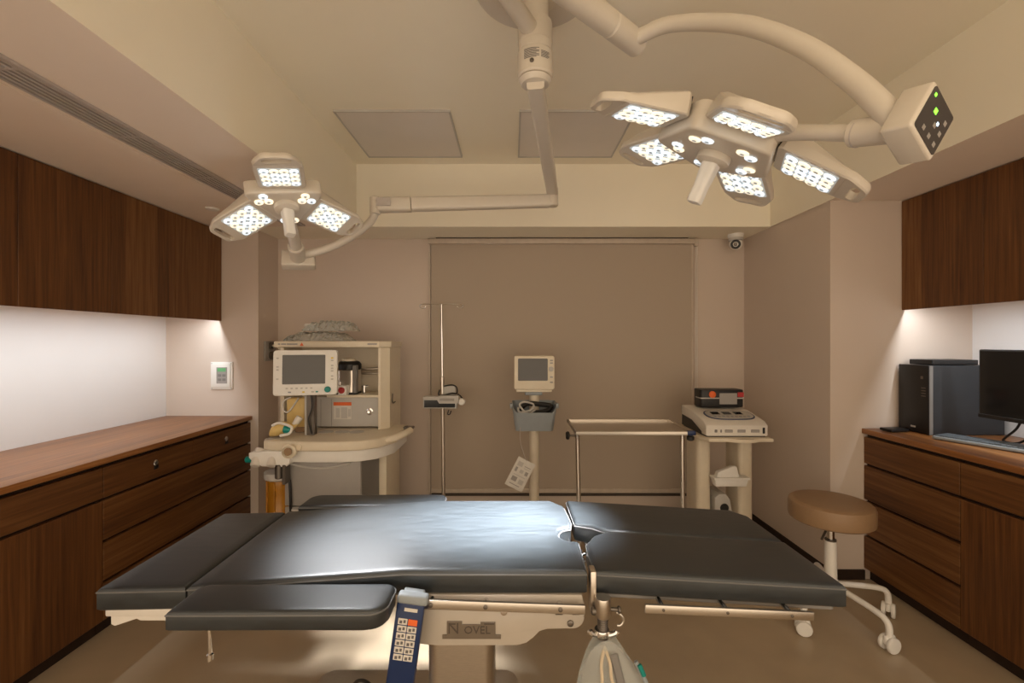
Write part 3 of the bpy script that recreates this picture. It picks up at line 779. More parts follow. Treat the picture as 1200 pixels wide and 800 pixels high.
bm = B(); cyl(bm, tip-d*.138, tip+d*.02, .040, n=32, ch=.006); link('arm_end_joint', bm, 'lamp', rl)
axd = Vector((.385, -.908, -.166)).normalized()
boxc = Vector((.862, .93, 1.800))                     # centre of the control face
stem0 = MR @ Vector((0, 0, 0)) + wloc(rl); stem0 = stem0+(uR*math.cos(R(300))+vR*math.sin(R(300)))*.14-nR*.02
swv = boxc-axd*.085; sdir = (swv-stem0).normalized()
arcpts = [tuple(tip+Vector((-.03, -.01, -.01))), (Xp(775, 1.47), 1.47, Zp(31, 1.47)), (Xp(820, 1.39), 1.39, Zp(26, 1.39)), (Xp(880, 1.27), 1.27, Zp(31, 1.27)), (Xp(945, 1.15), 1.15, Zp(56, 1.15)), (Xp(1000, 1.06), 1.06, Zp(94, 1.06)), (Xp(1036, 1.0), 1.0, Zp(128, 1.0)), tuple(boxc-axd*.05+Vector((-.012, .0, .0)))]
bm = B(); tube(bm, arcpts, .0235, 20, k=8, r1=.026); link('curved_arm', bm, 'lamp', rl)
bm = B(); tube(bm, [stem0, stem0+sdir*.06+Vector((0, 0, .012)), stem0.lerp(swv, .5)+Vector((0, 0, .008)), swv-sdir*.06], .021, 20, k=4, r1=.019); link('head_stem', bm, 'lamp', rl)
bm = B(); cyl(bm, swv-sdir*.075, boxc-axd*.045, .031, n=32, ch=.003); link('swivel_housing', bm, 'lamp', rl)
bm = B(); cyl(bm, swv-sdir*.062, swv-sdir*.059, .0315, n=32); link('swivel_joint', bm, 'grille', rl)
side = Vector((.907, .339, .249)); side = (side-axd*side.dot(axd)).normalized(); upv = axd.cross(side).normalized()
BMx = Matrix((side, upv, axd)).transposed().to_4x4(); BMx.translation = boxc-axd*.030-wloc(rl)
BMx = BMx @ Matrix.Rotation(R(45), 4, 'Z')
s_ = .0555
bm = B(); bx(bm, -s_, s_, -s_, s_, -.030, .030, .007, 3); cb = link('control_box', bm, 'lamp', rl, local=True); cb.matrix_local = BMx
bm = B(); prism(bm, rrect(-.048, .048, -.048, .048, .006), .0295, .0315, 'xy'); link('control_panel', bm, 'screen_g', cb, False, local=True)
for k, (x, y, m, s) in enumerate(((.034, .036, 'green_led', .003), (.014, .012, 'green_led', .005), (.002, -.012, 'blue_led', .003))):
    bm = B(); bx(bm, x-s, x+s, y-s, y+s, .0314, .0325); link('indicator', bm, m, cb, False, local=True)
for i in range(3):
    for j in range(3):
        if i+j > 2: continue
        bm = B(); x, y = -.032+i*.026, -.032+j*.026; bx(bm, x-.005, x+.005, y-.005, y+.005, .0314, .0320, .0004, 1); link('button', bm, 'grey', cb, False, local=True)

# left light: three petals
ZL = 2.05
CL_ = Vector((Xp(335.5, ZL), ZL, Zp(238.1, ZL)))
ll = thing('surgical_light', 'three-petal surgical light on the long straight arm', 'surgical light', tuple(CL_), 'surgical lights on the ceiling column')
az0 = R(288.7)
hubL, ML, (nL, uL, vL) = lamp_head(ll, CL_, (.262, -.282), [az0+R(120)*k for k in range(3)], .204, .098, 4, 4, (-.40, 1.50, .73))
e1 = Vector((.235, 2.64, 2.215))
bm = B(); cyl(bm, (colx, coly, 2.2555), (colx, coly, 2.235), .056, .050, n=32, ch=.004); link('swivel_cap', bm, 'lamp', ll)
def rect_tube(a, b, wa, ha, wb, hb, bev=.006):
    a, b = Vector(a), Vector(b); t = (b-a).normalized(); s = t.cross(Vector((0, 0, 1))).normalized(); q = s.cross(t)
    bm = B(); rr = []
    for p, w_, h_ in ((a, wa, ha), (b, wb, hb)):
        o = rrect(-w_/2, w_/2, -h_/2, h_/2, min(w_, h_)*.28, 4); rr.append([p+s*x+q*y for x, y in o])
    loft(bm, rr); return bm
link('first_arm', rect_tube((colx, coly-.02, 2.228), e1+Vector((.004, .03, 0)), .060, .036, .066, .05), 'lamp', ll)
bm = B(); lathe(bm, [(.030, e1.z+.028), (.034, e1.z+.022), (.034, e1.z-.075), (.028, e1.z-.082)], (e1.x, e1.y, 0), n=28); link('elbow', bm, 'lamp', ll)
for k in range(4):
    bm = B(); lathe(bm, [(.0045, 0), (.0045, .0015), (.002, .002)], (e1.x+.017, e1.y-.0285, e1.z+.015-.012*k), (.5, -1, 0), 10); link('screw', bm, 'red', ll)
a2 = Vector((e1.x-.02, e1.y, Zp(235.5, e1.y))); b2 = Vector((Xp(441, 2.55), 2.55, Zp(240.5, 2.55)))
dd = (b2-a2)
link('spring_arm', rect_tube(a2, a2+dd*.80, .06, .072, .06, .078), 'lamp', ll)
link('spring_arm_sleeve', rect_tube(a2+dd*.805, a2+dd*.985, .064, .082, .064, .082), 'lamp', ll)
bm = B(); bx(bm, b2.x+.010, b2.x+.088, b2.y-.0375, b2.y-.031, b2.z-.012, b2.z+.034, .002, 1); link('type_plate', bm, 'grille', ll)
bm = B(); tube(bm, [tuple(a2+dd*.98), tuple(b2)], .036, 20); cyl(bm, b2+Vector((-.006, 0, .045)), b2+Vector((-.006, 0, -.05)), .030, n=28, ch=.004); link('arm_end_joint', bm, 'lamp', ll)
axl = (uL*math.cos(R(108.7))+vL*math.sin(R(108.7))).normalized(); hz = CL_-nL*.005
def oal(r): return hz+axl*r
yend = oal(.47)
arc = [tuple(b2+Vector((-.006, 0, -.045))), (Xp(432, 2.56), 2.56, Zp(262, 2.56)), (Xp(412, 2.56), 2.56, Zp(277, 2.56)), (Xp(388, 2.54), 2.54, Zp(289, 2.54)), (Xp(366, 2.51), 2.51, Zp(296, 2.51)), tuple(yend)]
bm = B(); tube(bm, arc, .021, 18, k=8, r1=.024); link('curved_arm', bm, 'lamp', ll)
bm = B(); cyl(bm, oal(.09), oal(.40), .026, .030, n=20); cyl(bm, oal(.38), oal(.50), .040, n=28, ch=.004); link('head_stem', bm, 'lamp', ll)
side = axl.cross(Vector((0, 0, 1))).normalized(); upv = side.cross(axl).normalized()
BMx = Matrix((side, upv, axl)).transposed().to_4x4(); BMx.translation = oal(.53)-wloc(ll)
bm = B(); bx(bm, -.085, .085, -.048, .048, -.035, .030, .008, 3); cb = link('control_box', bm, 'lamp', ll, local=True); cb.matrix_local = BMx @ Matrix.Rotation(R(3), 4, 'Z')

# ------------------------------------------------------------------ things along the back wall
def castor(parent, x, y, r=.028, m='white', tyre='dgrey', rot=0.0, stem=.02, nm='castor'):
    """twin-wheel castor: fork with two wheels"""
    c, s = math.cos(rot), math.sin(rot)
    bm = B(); bx(bm, -r*.8, r*.8, -.010, .010, r*.9, r*2.06, .008, 3); cyl(bm, (0, 0, r*1.9), (0, 0, r*2+stem), .007, n=12)
    bmesh.ops.transform(bm, matrix=Matrix.Translation((x, y, 0)) @ Matrix.Rotation(rot, 4, 'Z'), verts=bm.verts)
    f = link(nm, bm, m, parent)
    for q in (-1, 1):
        bm = B(); lathe(bm, [(r*.55, -.0095), (r*.92, -.008), (r, -.004), (r, .004), (r*.92, .008), (r*.55, .0095)], (0, q*.0185, r), (0, 1, 0), 22)
        bmesh.ops.transform(bm, matrix=Matrix.Translation((x, y, 0)) @ Matrix.Rotation(rot, 4, 'Z'), verts=bm.verts)
        link('wheel', bm, tyre, f)
    return f

# --- anaesthesia machine
am = thing('anaesthesia_machine', 'cream anaesthesia machine with screen on arm, standing by the left pier', 'medical machine', (-1.06, 2.85, 0))
UY = 2.90                                   # front of the upper frame
x0, x1 = Xp(321, UY), Xp(455.5, UY)
zt_, zl = Zp(399.5, UY), Zp(463, UY)
ts = link('top_shelf', prism(B(), [(x0, UY), (x1-.06, UY), (x1, UY+.06), (x1, UY+.34), (x0, UY+.34)], zt_-.040, zt_, 'xy', .006, 2), 'cream', am)
for xa, xb in ((.026, .040), (.046, .078), (.082, .150)): link('name_print', bx(B(), x0+xa, x0+xb, UY-.001, UY-.0002, zt_-.024, zt_-.015), 'grey', ts, False)
link('name_print', bx(B(), x1-.135, x1-.075, UY-.001, UY-.0002, zt_-.024, zt_-.014), 'grey', ts, False)
bm = B(); prism(bm, [(x0+.165, zt_-.030), (x0+.190, zt_-.030), (x0+.1775, zt_-.009)], UY-.0015, UY-.0002, 'xz'); link('warning_mark', bm, 'orange', ts, False)
link('back_panel', bx(B(), x0+.04, x1-.04, UY+.27, UY+.33, .10, zt_-.04), 'ivory', am, False)
rx = Xp(443, UY)
link('side_panel', prism(B(), [(rx, UY+.004), (x1-.052, UY+.004), (x1-.006, UY+.05), (x1-.006, UY+.33), (rx, UY+.33)], .70, zt_-.040, 'xy', .004, 1), 'cream', am)
link('side_panel', bx(B(), x0+.03, x0+.055, UY+.02, UY+.33, .80, zt_-.040, .003, 1), 'cream', am)
link('mid_shelf', bx(B(), Xp(393, UY)-.06, rx, UY+.01, UY+.30, zl-.016, zl, .004, 2), 'cream', am)
link('gauge_panel', bx(B(), Xp(362, UY), rx-.001, UY+.045, UY+.27, .80, zl-.016, .002, 1), 'lgrey', am, False)
gp = UY+.045
st = link('sticker', bx(B(), Xp(391, gp), Xp(412, gp), gp-.002, gp, Zp(491, gp), Zp(471, gp)), 'paper', am, False)
link('sticker_band', bx(B(), Xp(391, gp), Xp(412, gp), gp-.003, gp-.002, Zp(475, gp), Zp(471, gp)), 'orange', st, False)
for (a, b, c, d) in ((394, 398, 478, 489), (400, 407, 477, 490), (408, 411, 479, 488)):
    link('sticker_print', bx(B(), Xp(a, gp), Xp(b, gp), gp-.0028, gp-.002, Zp(d, gp), Zp(c, gp)), 'lgrey', st, False)
bm = B(); lathe(bm, [(.022, 0), (.022, .006), (.013, .008), (.012, .024), (.008, .028)], (Xp(433.5, gp), gp, Zp(482, gp)), (0, -1, 0), 24); link('pressure_knob', bm, 'chrome', am)
for px in (376, 388.5):
    link('panel_joint', bx(B(), Xp(px, gp)-.001, Xp(px, gp)+.001, gp-.0012, gp, .80, zl-.03), 'dgrey', am, False)
link('shelf_pipe', cyl(B(), (Xp(418, UY+.2), UY+.2, Zp(433, UY+.2)), (rx, UY+.2, Zp(431, UY+.2)), .010, n=14), 'steel', am)
link('shelf_pipe', cyl(B(), (Xp(418, UY+.2), UY+.2, Zp(437.5, UY+.2)), (rx, UY+.2, Zp(437, UY+.2)), .007, n=14), 'steel', am)
bm = B(); cyl(bm, (Xp(427, UY+.1), UY+.1, zl), (Xp(427, UY+.1), UY+.1, zl+.055), .010, n=14, ch=.002); cyl(bm, (Xp(424, UY+.1), UY+.1, zl+.045), (Xp(432, UY+.1), UY+.1, zl+.05), .007, n=12); link('tap', bm, 'chrome', am)
bm = B(); tube(bm, [(Xp(455, UY)+.002, UY+.10, Zp(463, UY)), (Xp(455, UY)+.003, UY+.09, Zp(472, UY)), (Xp(457, UY), UY+.08, Zp(474, UY)), (Xp(460, UY), UY+.07, Zp(472, UY))], .004, 8, k=4); link('side_hook', bm, 'gmetal', am)
# screen on its post
MY = 2.66
mx0, mx1, mz0, mz1 = Xp(323, MY), Xp(393, MY), Zp(463, MY), Zp(410, MY)
mtxm = Matrix.Translation(((mx0+mx1)/2, MY, (mz0+mz1)/2)) @ Matrix.Rotation(R(13), 4, 'Z') @ Matrix.Rotation(R(-3), 4, 'X')
hw_, hh = (mx1-mx0)/2, (mz1-mz0)/2
def onm(o): return o
bm = B(); prism(bm, rrect(-hw_, hw_, -hh, hh, .018, 4), 0, .055, 'xz', .005, 2); bmesh.ops.transform(bm, matrix=mtxm, verts=bm.verts); mon = link('monitor', bm, 'white', am)
bm = B(); prism(bm, rrect(-hw_+.05, hw_-.066, -hh+.066, hh-.028, .004, 2), -.0022, .0005, 'xz'); bmesh.ops.transform(bm, matrix=mtxm, verts=bm.verts); link('screen', bm, 'screen_g', mon, False)
def mbtn(x, z, m, r=.006, ry=.004, nm='button'):
    bm = B(); prism(bm, rrect(x-r, x+r, z-ry, z+ry, ry*.7, 3), -.004, .001, 'xz'); bmesh.ops.transform(bm, matrix=mtxm, verts=bm.verts); link(nm, bm, m, mon)
for i in range(6): mbtn(-hw_+.075+i*.0265*1.0, -hh+.042, 'lgrey')
for z in (.085, .035, .018, -.035): mbtn(-hw_+.024, z, 'lgrey')
for k, z in enumerate((.085, .070, .040, .024, .008, -.022, -.040)): mbtn(hw_-.028, z, 'yellowb' if k == 0 else 'lgrey', .007)
mbtn(-hw_+.09, -hh+.020, 'bgrey', .008); mbtn(-hw_+.165, -hh+.020, 'yellowb', .007); mbtn(-hw_+.215, -hh+.020, 'lgrey', .008); mbtn(-hw_+.238, -hh+.020, 'teal', .007)
bm = B(); lathe(bm, [(.018, 0), (.018, .010), (.015, .016), (.008, .018)], (hw_-.052, 0, -hh+.032), (0, -1, 0), 24); bmesh.ops.transform(bm, matrix=mtxm, verts=bm.verts); link('rotary_knob', bm, 'teal', mon)
WZ = .79
bm = B(); bx(bm, Xp(359, 2.72), Xp(368.5, 2.72), 2.72, 2.76, WZ, mz0+.05, .004, 1); link('monitor_post', bm, 'gmetal', am)
bm = B(); bx(bm, Xp(356.5, 2.72), Xp(359.2, 2.72), 2.722, 2.758, WZ, mz0+.05, .002, 1); link('post_trim', bm, 'lgrey', am)
bm = B(); tube(bm, [(Xp(364, 2.71), 2.712, mz0+.01), (Xp(366, 2.71), 2.704, mz0-.08), (Xp(362, 2.71), 2.704, mz0-.15), (Xp(365, 2.71), 2.712, WZ+.01)], .004, 6, k=5); link('post_cable', bm, 'black', am)
# worktop with rounded front
wy0, wy1 = 2.54, 3.08
wx0, wx1 = -1.43, -.70
out = [(wx0+.09, wy1), (wx0+.03, 2.95), (wx0, 2.78), (wx0, wy0+.09), (wx0+.02, wy0+.045), (wx0+.07, wy0+.02), (-1.15, wy0), (-.98, wy0), (-.86, wy0+.02), (-.77, wy0+.08), (wx1, wy0+.22), (wx1, wy1)]
wt = link('worktop', prism(B(), out, WZ-.055, WZ, 'xy', .010, 3), 'cream', am)
for px in (382, 401, 418):
    bm = B(); lathe(bm, [(.045, 0), (.045, .0015), (.02, .002)], (Xp(px, 2.82), 2.82, WZ), n=24); link('moulded_disc', bm, 'lgrey', wt)
bm = B(); lathe(bm, [(.045, 0), (.045, .0015), (.02, .002)], (Xp(327, 2.68), 2.64, WZ), n=24); link('moulded_disc', bm, 'lgrey', wt)
bm = B(); lathe(bm, [(.020, 0), (.020, .010), (.012, .014), (.011, .010), (.003, .0095)], (Xp(350.5, 2.55), wy0+.008, WZ-.030), (-.1, -1, .1), 20); link('flush_button', bm, 'cream', wt)
bm = B(); prism(bm, [(x*.94-.06, y+.03) for x, y in out], WZ-.125, WZ-.055, 'xy', .008, 2); link('apron', bm, 'white', am)
bm = B(); tube(bm, [(wx1-.10, wy0+.155, WZ-.03), (wx1-.02, wy0+.16, WZ-.02), (wx1+.045, wy0+.22, WZ), (wx1+.065, wy0+.30, WZ+.005)], .021, 14, k=5); link('push_handle', bm, 'cream', am)
bm = B(); bx(bm, wx1+.02, wx1+.085, wy0+.30, wy0+.34, WZ+.012, WZ+.028, .004, 1); cyl(bm, (wx1-.02, wy0+.33, WZ-.03), (wx1+.05, wy0+.32, WZ+.018), .007, n=10); link('rail_bracket', bm, 'gmetal', am)
# drawer cabinet
dx0, dx1 = Xp(334, 2.62), Xp(423, 2.62)
link('cabinet_body', prism(B(), [(dx0, 2.64), (dx1, 2.64), (Xp(441, 2.80), 2.80), (Xp(441, 2.80), 3.10), (dx0, 3.10)], .13, WZ-.10, 'xy', .004, 1), 'dgrey', am)
for z0_, z1_ in ((.405, WZ-.128), (.265, .40), (.135, .26)):
    d = link('drawer', bx(B(), dx0, dx1, 2.615, 2.64, z0_, z1_, .006, 2), 'grey', am)
    bm = B(); n_ = 10; lo = []; 
    xa, xb = dx0+.03, dx1-.06
    ring_ = [(xa+(xb-xa)*i/n_, z1_-.012-.028*math.sin(PI*i/n_)) for i in range(n_+1)]
    tube(bm, [(x, 2.612, z) for x, z in ring_], .0065, 8); link('drawer_pull', bm, 'lgrey', d)
link('rear_leg', bx(B(), Xp(441, 2.9), Xp(455, 2.9), 2.86, 3.20, .10, WZ-.06, .006, 2), 'cream', am)
link('base', bx(B(), -1.36, -.74, 2.62, 3.20, .07, .13, .015, 3), 'lgrey', am)
for x in (-1.30, -.80):
    for y in (2.68, 3.12): castor(am, x, y, .034, 'white', 'dgrey', 0, .004)
# breathing circuit on the left
bc = link('breathing_block', prism(B(), [(-1.475, .725), (-1.40, .735), (-1.24, .735), (-1.245, .665), (-1.27, .645), (-1.40, .650), (-1.45, .672), (-1.475, .70)], 2.545, 2.63, 'xz', .008, 2), 'white', am)
bm = B(); cyl(bm, (-1.52, 2.60, .675), (-1.44, 2.60, .680), .018, n=18, ch=.004); link('port', bm, 'teal', bc)
for x in (-1.435, -1.345):
    bm = B(); cyl(bm, (x, 2.535, .655), (x, 2.60, .735), .024, .028, n=20, ch=.004); link('valve_dome', bm, 'offwhite', bc)
bm = B(); lathe(bm, [(.038, 0), (.040, .015), (.040, .028), (.030, .034), (.028, .026), (.012, .026), (.010, .034), (.004, .036)], (Xp(341, 2.55), 2.55, Zp(527.5, 2.55)), (0, -1, 0), 28); link('pressure_gauge', bm, 'cream', bc)
bm = B(); lathe(bm, [(.022, 0), (.022, .004), (.016, .004), (.005, .004)], (Xp(341, 2.55), 2.517, Zp(527.5, 2.55)), (0, -1, 0), 24); link('gauge_dial', bm, 'tan', bc)
bm = B(); cyl(bm, (-1.31, 2.56, .58), (-1.31, 2.56, .66), .022, n=16, ch=.004); bx(bm, -1.285, -1.265, 2.54, 2.60, .55, .66, .004, 1); link('bracket', bm, 'gmetal', bc)
can = link('absorber_head', lathe(B(), [(.075, .60), (.085, .595), (.085, .560), (.070, .550)], (-1.355, 2.66, 0), n=28), 'lgrey', am)
link('absorber_canister', lathe(B(), [(.066, .552), (.068, .545), (.064, .50), (.064, .32), (.070, .31), (.070, .27), (.05, .262)], (-1.355, 2.66, 0), n=28), 'amber', am)
for k in range(3):
    a = R(-150+60*k); bm = B(); cyl(bm, (-1.355+.068*math.cos(a), 2.66+.068*math.sin(a), .28), (-1.355+.068*math.cos(a), 2.66+.068*math.sin(a), .552), .006, n=8); link('canister_rib', bm, 'amber', am)
bm = B(); tube(bm, [(-1.27, 2.60, .56), (-1.265, 2.60, .45), (-1.275, 2.62, .35), (-1.30, 2.66, .22)], .008, 8, k=4); link('hose', bm, 'black', am)

# vaporiser standing on the shelf
VY = UY+.09
vp = thing('vaporiser', 'silver vaporiser with black top and red dial on the machine shelf', 'vaporiser', (Xp(409, VY), VY, zl))
vx = Xp(409.5, VY)
bm = B(); prism(bm, rrect(vx-.062, vx+.062, VY-.07, VY+.07, .03, 5), zl+.012, zl+.16, 'xy', .004, 1); link('body', bm, 'steel', vp)
bm = B(); prism(bm, rrect(vx-.066, vx+.066, VY-.074, VY+.07, .03, 5), zl, zl+.014, 'xy', .003, 1); link('foot', bm, 'black', vp)
bm = B(); lathe(bm, [(.070, zl+.158), (.076, zl+.165), (.076, zl+.195), (.062, zl+.212), (.05, zl+.215)], (vx, VY, 0), n=32); link('dial_cap', bm, 'black', vp)
bm = B(); lathe(bm, [(.046, zl+.214), (.046, zl+.228), (.035, zl+.234)], (vx-.005, VY, 0), n=28); link('top_knob', bm, 'cream', vp)
bm = B(); bx(bm, vx+.045, vx+.070, VY-.076, VY-.03, zl+.012, zl+.19, .004, 1); link('side_strip', bm, 'dgrey', vp)
bm = B(); bx(bm, vx-.050, vx+.024, VY-.115, VY-.068, zl+.001, zl+.065, .008, 2); fl = link('filler_block', bm, 'white', vp)
bm = B(); lathe(bm, [(.020, 0), (.020, .006), (.010, .007)], (vx-.008, VY-.1145, zl+.034), (0, -1, 0), 24); link('filler_dial', bm, 'red', fl)
bm = B(); cyl(bm, (vx-.036, VY-.1145, zl+.014), (vx-.036, VY-.120, zl+.014), .007, n=14); link('filler_screw', bm, 'black', fl)
bm = B(); cyl(bm, (vx-.03, VY-.09, zl+.064), (vx-.03, VY-.09, zl+.09), .010, n=14, ch=.002); link('filler_cap', bm, 'chrome', fl)

# wrapped packs on top of the machine
def pack(name, x0, x1, y0, y1, z0, h, label, seed, m):
    random.seed(seed); nx, ny = 22, 12; bm = B(); top = []
    for layer in (0, 1):
        g_ = []
        for j in range(ny+1):
            row = []
            for i in range(nx+1):
                u, v = i/nx*2-1, j/ny*2-1
                dome = (max(0, 1-abs(u)**4)*max(0, 1-abs(v)**4))**.5
                z = z0+(h*dome*(.55+.45*random.random()) if layer else .002*0)
                row.append(bm.verts.new(((x0+x1)/2+u*(x1-x0)/2+random.uniform(-.003, .003), (y0+y1)/2+v*(y1-y0)/2+random.uniform(-.003, .003), z+(.004 if layer else 0))))
            g_.append(row)
        top.append(g_)
        for j in range(ny):
            for i in range(nx): bm.faces.new((g_[j][i], g_[j][i+1], g_[j+1][i+1], g_[j+1][i]))
    a, b = top
    rim = [(0, i) for i in range(nx)]+[(j, nx) for j in range(ny)]+[(ny, i) for i in range(nx, 0, -1)]+[(j, 0) for j in range(ny, 0, -1)]
    for k in range(len(rim)):
        p, q = rim[k], rim[(k+1) % len(rim)]; bm.faces.new((a[p[0]][p[1]], a[q[0]][q[1]], b[q[0]][q[1]], b[p[0]][p[1]]))
    return single(name, bm, m, label, 'plastic pack', 'wrapped packs on the anaesthesia machine', smooth=False)
py0 = UY+.04
pack('tubing_pack', Xp(332, py0), Xp(404, py0), py0, py0+.22, zt_+.001, .062, 'flat clear plastic pack of tubing on top of the machine', 3, 'film')
pack('tubing_pack', Xp(351, py0), Xp(411, py0), py0+.03, py0+.19, zt_+.067, .070, 'crinkled clear plastic pack lying on another pack', 5, 'film')
link('folded_paper', bx(B(), Xp(352, py0), Xp(366, py0), py0+.05, py0+.10, zt_+.068, zt_+.115, .006, 2), 'paper', bpy.data.objects['tubing_pack.001'])

# mask, yellow pouch on the machine's worktop
mk = thing('breathing_mask', 'cream and teal breathing mask lying on the machine worktop', 'mask', (Xp(331, 2.66), 2.66, WZ+.002))
bm = B(); rings = []
for k in range(7):
    t_ = k/6; c = Vector((Xp(320, 2.66)+.13*t_, 2.66+.01*t_, WZ+.046+.012*t_)); ry, rz = (.034, .040, .042, .038, .030, .022, .018)[k], (.040, .043, .042, .036, .028, .020, .017)[k]
    rings.append([c+Vector((.015*math.sin(2*PI*i/20), ry*math.cos(2*PI*i/20), rz*math.sin(2*PI*i/20))) for i in range(20)])
loft(bm, rings); link('shell', bm, 'yellow', mk)
bm = B(); cyl(bm, (Xp(333, 2.63), 2.622, WZ+.055), (Xp(341, 2.63), 2.63, WZ+.05), .022, .020, n=18, ch=.004); link('filter', bm, 'teal', mk)
bm = B(); tube(bm, [(Xp(320, 2.63), 2.624, WZ+.075), (Xp(328, 2.63), 2.616, WZ+.092), (Xp(338, 2.63), 2.616, WZ+.080), (Xp(343, 2.63), 2.62, WZ+.062), (Xp(340, 2.63), 2.615, WZ+.03), (Xp(330, 2.63), 2.612, WZ+.02)], .008, 8, k=4); link('strap', bm, 'white', mk)
bm = B(); cyl(bm, (Xp(342, 2.66), 2.67, WZ+.055), (Xp(349, 2.66), 2.69, WZ+.115), .016, .020, n=18, ch=.003); link('connector', bm, 'offwhite', mk)
yp = thing('collecting_pouch', 'pale yellow pouch with white strap hanging below the machine screen', 'pouch', (Xp(345, 2.80), 2.82, WZ+.001))
bm = B(); bx(bm, Xp(335.5, 2.80), Xp(357, 2.80), 2.80, 2.84, WZ+.03, Zp(466, 2.80), .010, 2); link('pouch_body', bm, 'yellow', yp)
bm = B(); bx(bm, Xp(345.5, 2.80), Xp(357, 2.80), 2.797, 2.845, WZ+.001, WZ+.034, .005, 1); link('pouch_foot', bm, 'tan', yp)
bm = B(); tube(bm, [(Xp(341, 2.79), 2.792, Zp(465, 2.79)), (Xp(333, 2.79), 2.786, Zp(470, 2.79)), (Xp(331.5, 2.79), 2.786, Zp(478, 2.79)), (Xp(336, 2.79), 2.79, Zp(483, 2.79)), (Xp(342, 2.79), 2.79, Zp(478, 2.79)), (Xp(350, 2.79), 2.79, Zp(466, 2.79))], .005, 8, k=5); link('strap', bm, 'paper', yp)

# --- drip stand with pump
IY = 3.22; ix = Xp(518, IY)
iv = thing('drip_stand', 'slim chrome drip stand with two looped hooks', 'drip stand', (ix, IY, 0))
iz = Zp(356.5, IY)
link('lower_pole', cyl(B(), (ix+.012, IY, .10), (ix+.004, IY, Zp(470, IY)), .0125, n=18), 'steel', iv)
link('upper_pole', cyl(B(), (ix+.004, IY, Zp(470, IY)), (ix-.004, IY, iz), .0085, n=16), 'chrome', iv)
link('pole_clamp', cyl(B(), (ix+.003, IY, Zp(462, IY)), (ix+.001, IY, Zp(441, IY)), .015, n=18, ch=.003), 'steel', iv)
for s in (-1, 1):
    pts_ = [(ix-.004, IY, iz), (ix-.004+s*.10, IY, iz+.002), (ix-.004+s*.142, IY, iz), (ix-.004+s*.155, IY, iz-.012), (ix-.004+s*.142, IY, iz-.026), (ix-.004+s*.120, IY, iz-.026), (ix-.004+s*.112, IY, iz-.012)]
    link('hook', tube(B(), pts_, .0035, 8, k=4), 'chrome', iv)
link('base_hub', cyl(B(), (ix+.012, IY, .06), (ix+.012, IY, .11), .03, n=20, ch=.006), 'steel', iv)
for k in range(5):
    a = R(90+72*k); ex, ey = ix+.012+.24*math.cos(a), IY+.24*math.sin(a)
    link('base_leg', tube(B(), [(ix+.012, IY, .085), (ix+.012+.15*math.cos(a), IY+.15*math.sin(a), .08), (ex, ey, .066)], .010, 8), 'steel', iv)
    castor(iv, ex, ey, .024, 'black', 'black', a, .012)
pu = thing('infusion_pump', 'small grey infusion pump with dark display clamped on the drip stand', 'pump', (ix, IY-.05, Zp(477.5, IY-.05)))
PYY = IY-.055
bm = B(); bx(bm, Xp(496.5, PYY), Xp(536, PYY), PYY-.03, PYY+.03, Zp(478, PYY), Zp(464, PYY), .005, 2); bx(bm, Xp(515, PYY), Xp(538, PYY), PYY-.028, PYY+.028, Zp(472, PYY), Zp(463, PYY), .004, 2); link('housing', bm, 'lgrey', pu)
bm = B(); prism(bm, [(Xp(498, PYY), Zp(476.5, PYY)), (Xp(534, PYY), Zp(476.5, PYY)), (Xp(534, PYY), Zp(472, PYY)), (Xp(515.5, PYY), Zp(472, PYY)), (Xp(513, PYY), Zp(468, PYY)), (Xp(498, PYY), Zp(468, PYY))], PYY-.0325, PYY-.029, 'xz'); link('display', bm, 'screen', pu, False)
bm = B(); bx(bm, Xp(516, PYY), Xp(533, PYY), PYY-.0325, PYY-.027, Zp(469, PYY), Zp(466, PYY), .001, 1); link('syringe_tray', bm, 'grey', pu)
bm = B(); lathe(bm, [(.022, 0), (.024, .006), (.024, .024), (.018, .030)], (Xp(541, PYY), PYY+.012, Zp(470.5, PYY)), (0, -1, 0), 20); link('plunger_knob', bm, 'white', pu)
bm = B(); bx(bm, Xp(520, IY), Xp(534, IY), IY-.02, IY+.02, Zp(463, IY), Zp(451, IY), .008, 2); link('clamp_block', bm, 'lgrey', pu)
bm = B(); tube(bm, [(Xp(516, IY), IY-.028, Zp(456, IY)), (Xp(515, IY), IY-.03, Zp(462, IY)), (Xp(522, IY), IY-.03, Zp(462, IY)), (Xp(530, IY), IY-.03, Zp(460, IY)), (Xp(536, IY), IY-.03, Zp(460, IY)), (Xp(535.5, IY), IY-.03, Zp(453, IY)), (Xp(530, IY), IY-.03, Zp(450.5, IY)), (Xp(521, IY), IY-.03, Zp(452, IY))], .005, 8, k=5); link('cable', bm, 'black', pu)
bm = B(); tube(bm, [(Xp(537, IY), IY-.03, Zp(461, IY)), (Xp(541, IY), IY-.035, Zp(464, IY)), (Xp(543, IY), IY-.035, Zp(468, IY))], .005, 8, k=4); link('plug', bm, 'black', pu)
bm = B(); tube(bm, [(Xp(527, IY), IY-.04, Zp(479, IY)), (Xp(525.5, IY), IY-.04, Zp(484, IY)), (Xp(528, IY), IY-.04, Zp(484, IY)), (Xp(529.5, IY), IY-.04, Zp(480, IY))], .004, 8, k=4); link('cable_loop', bm, 'black', pu)

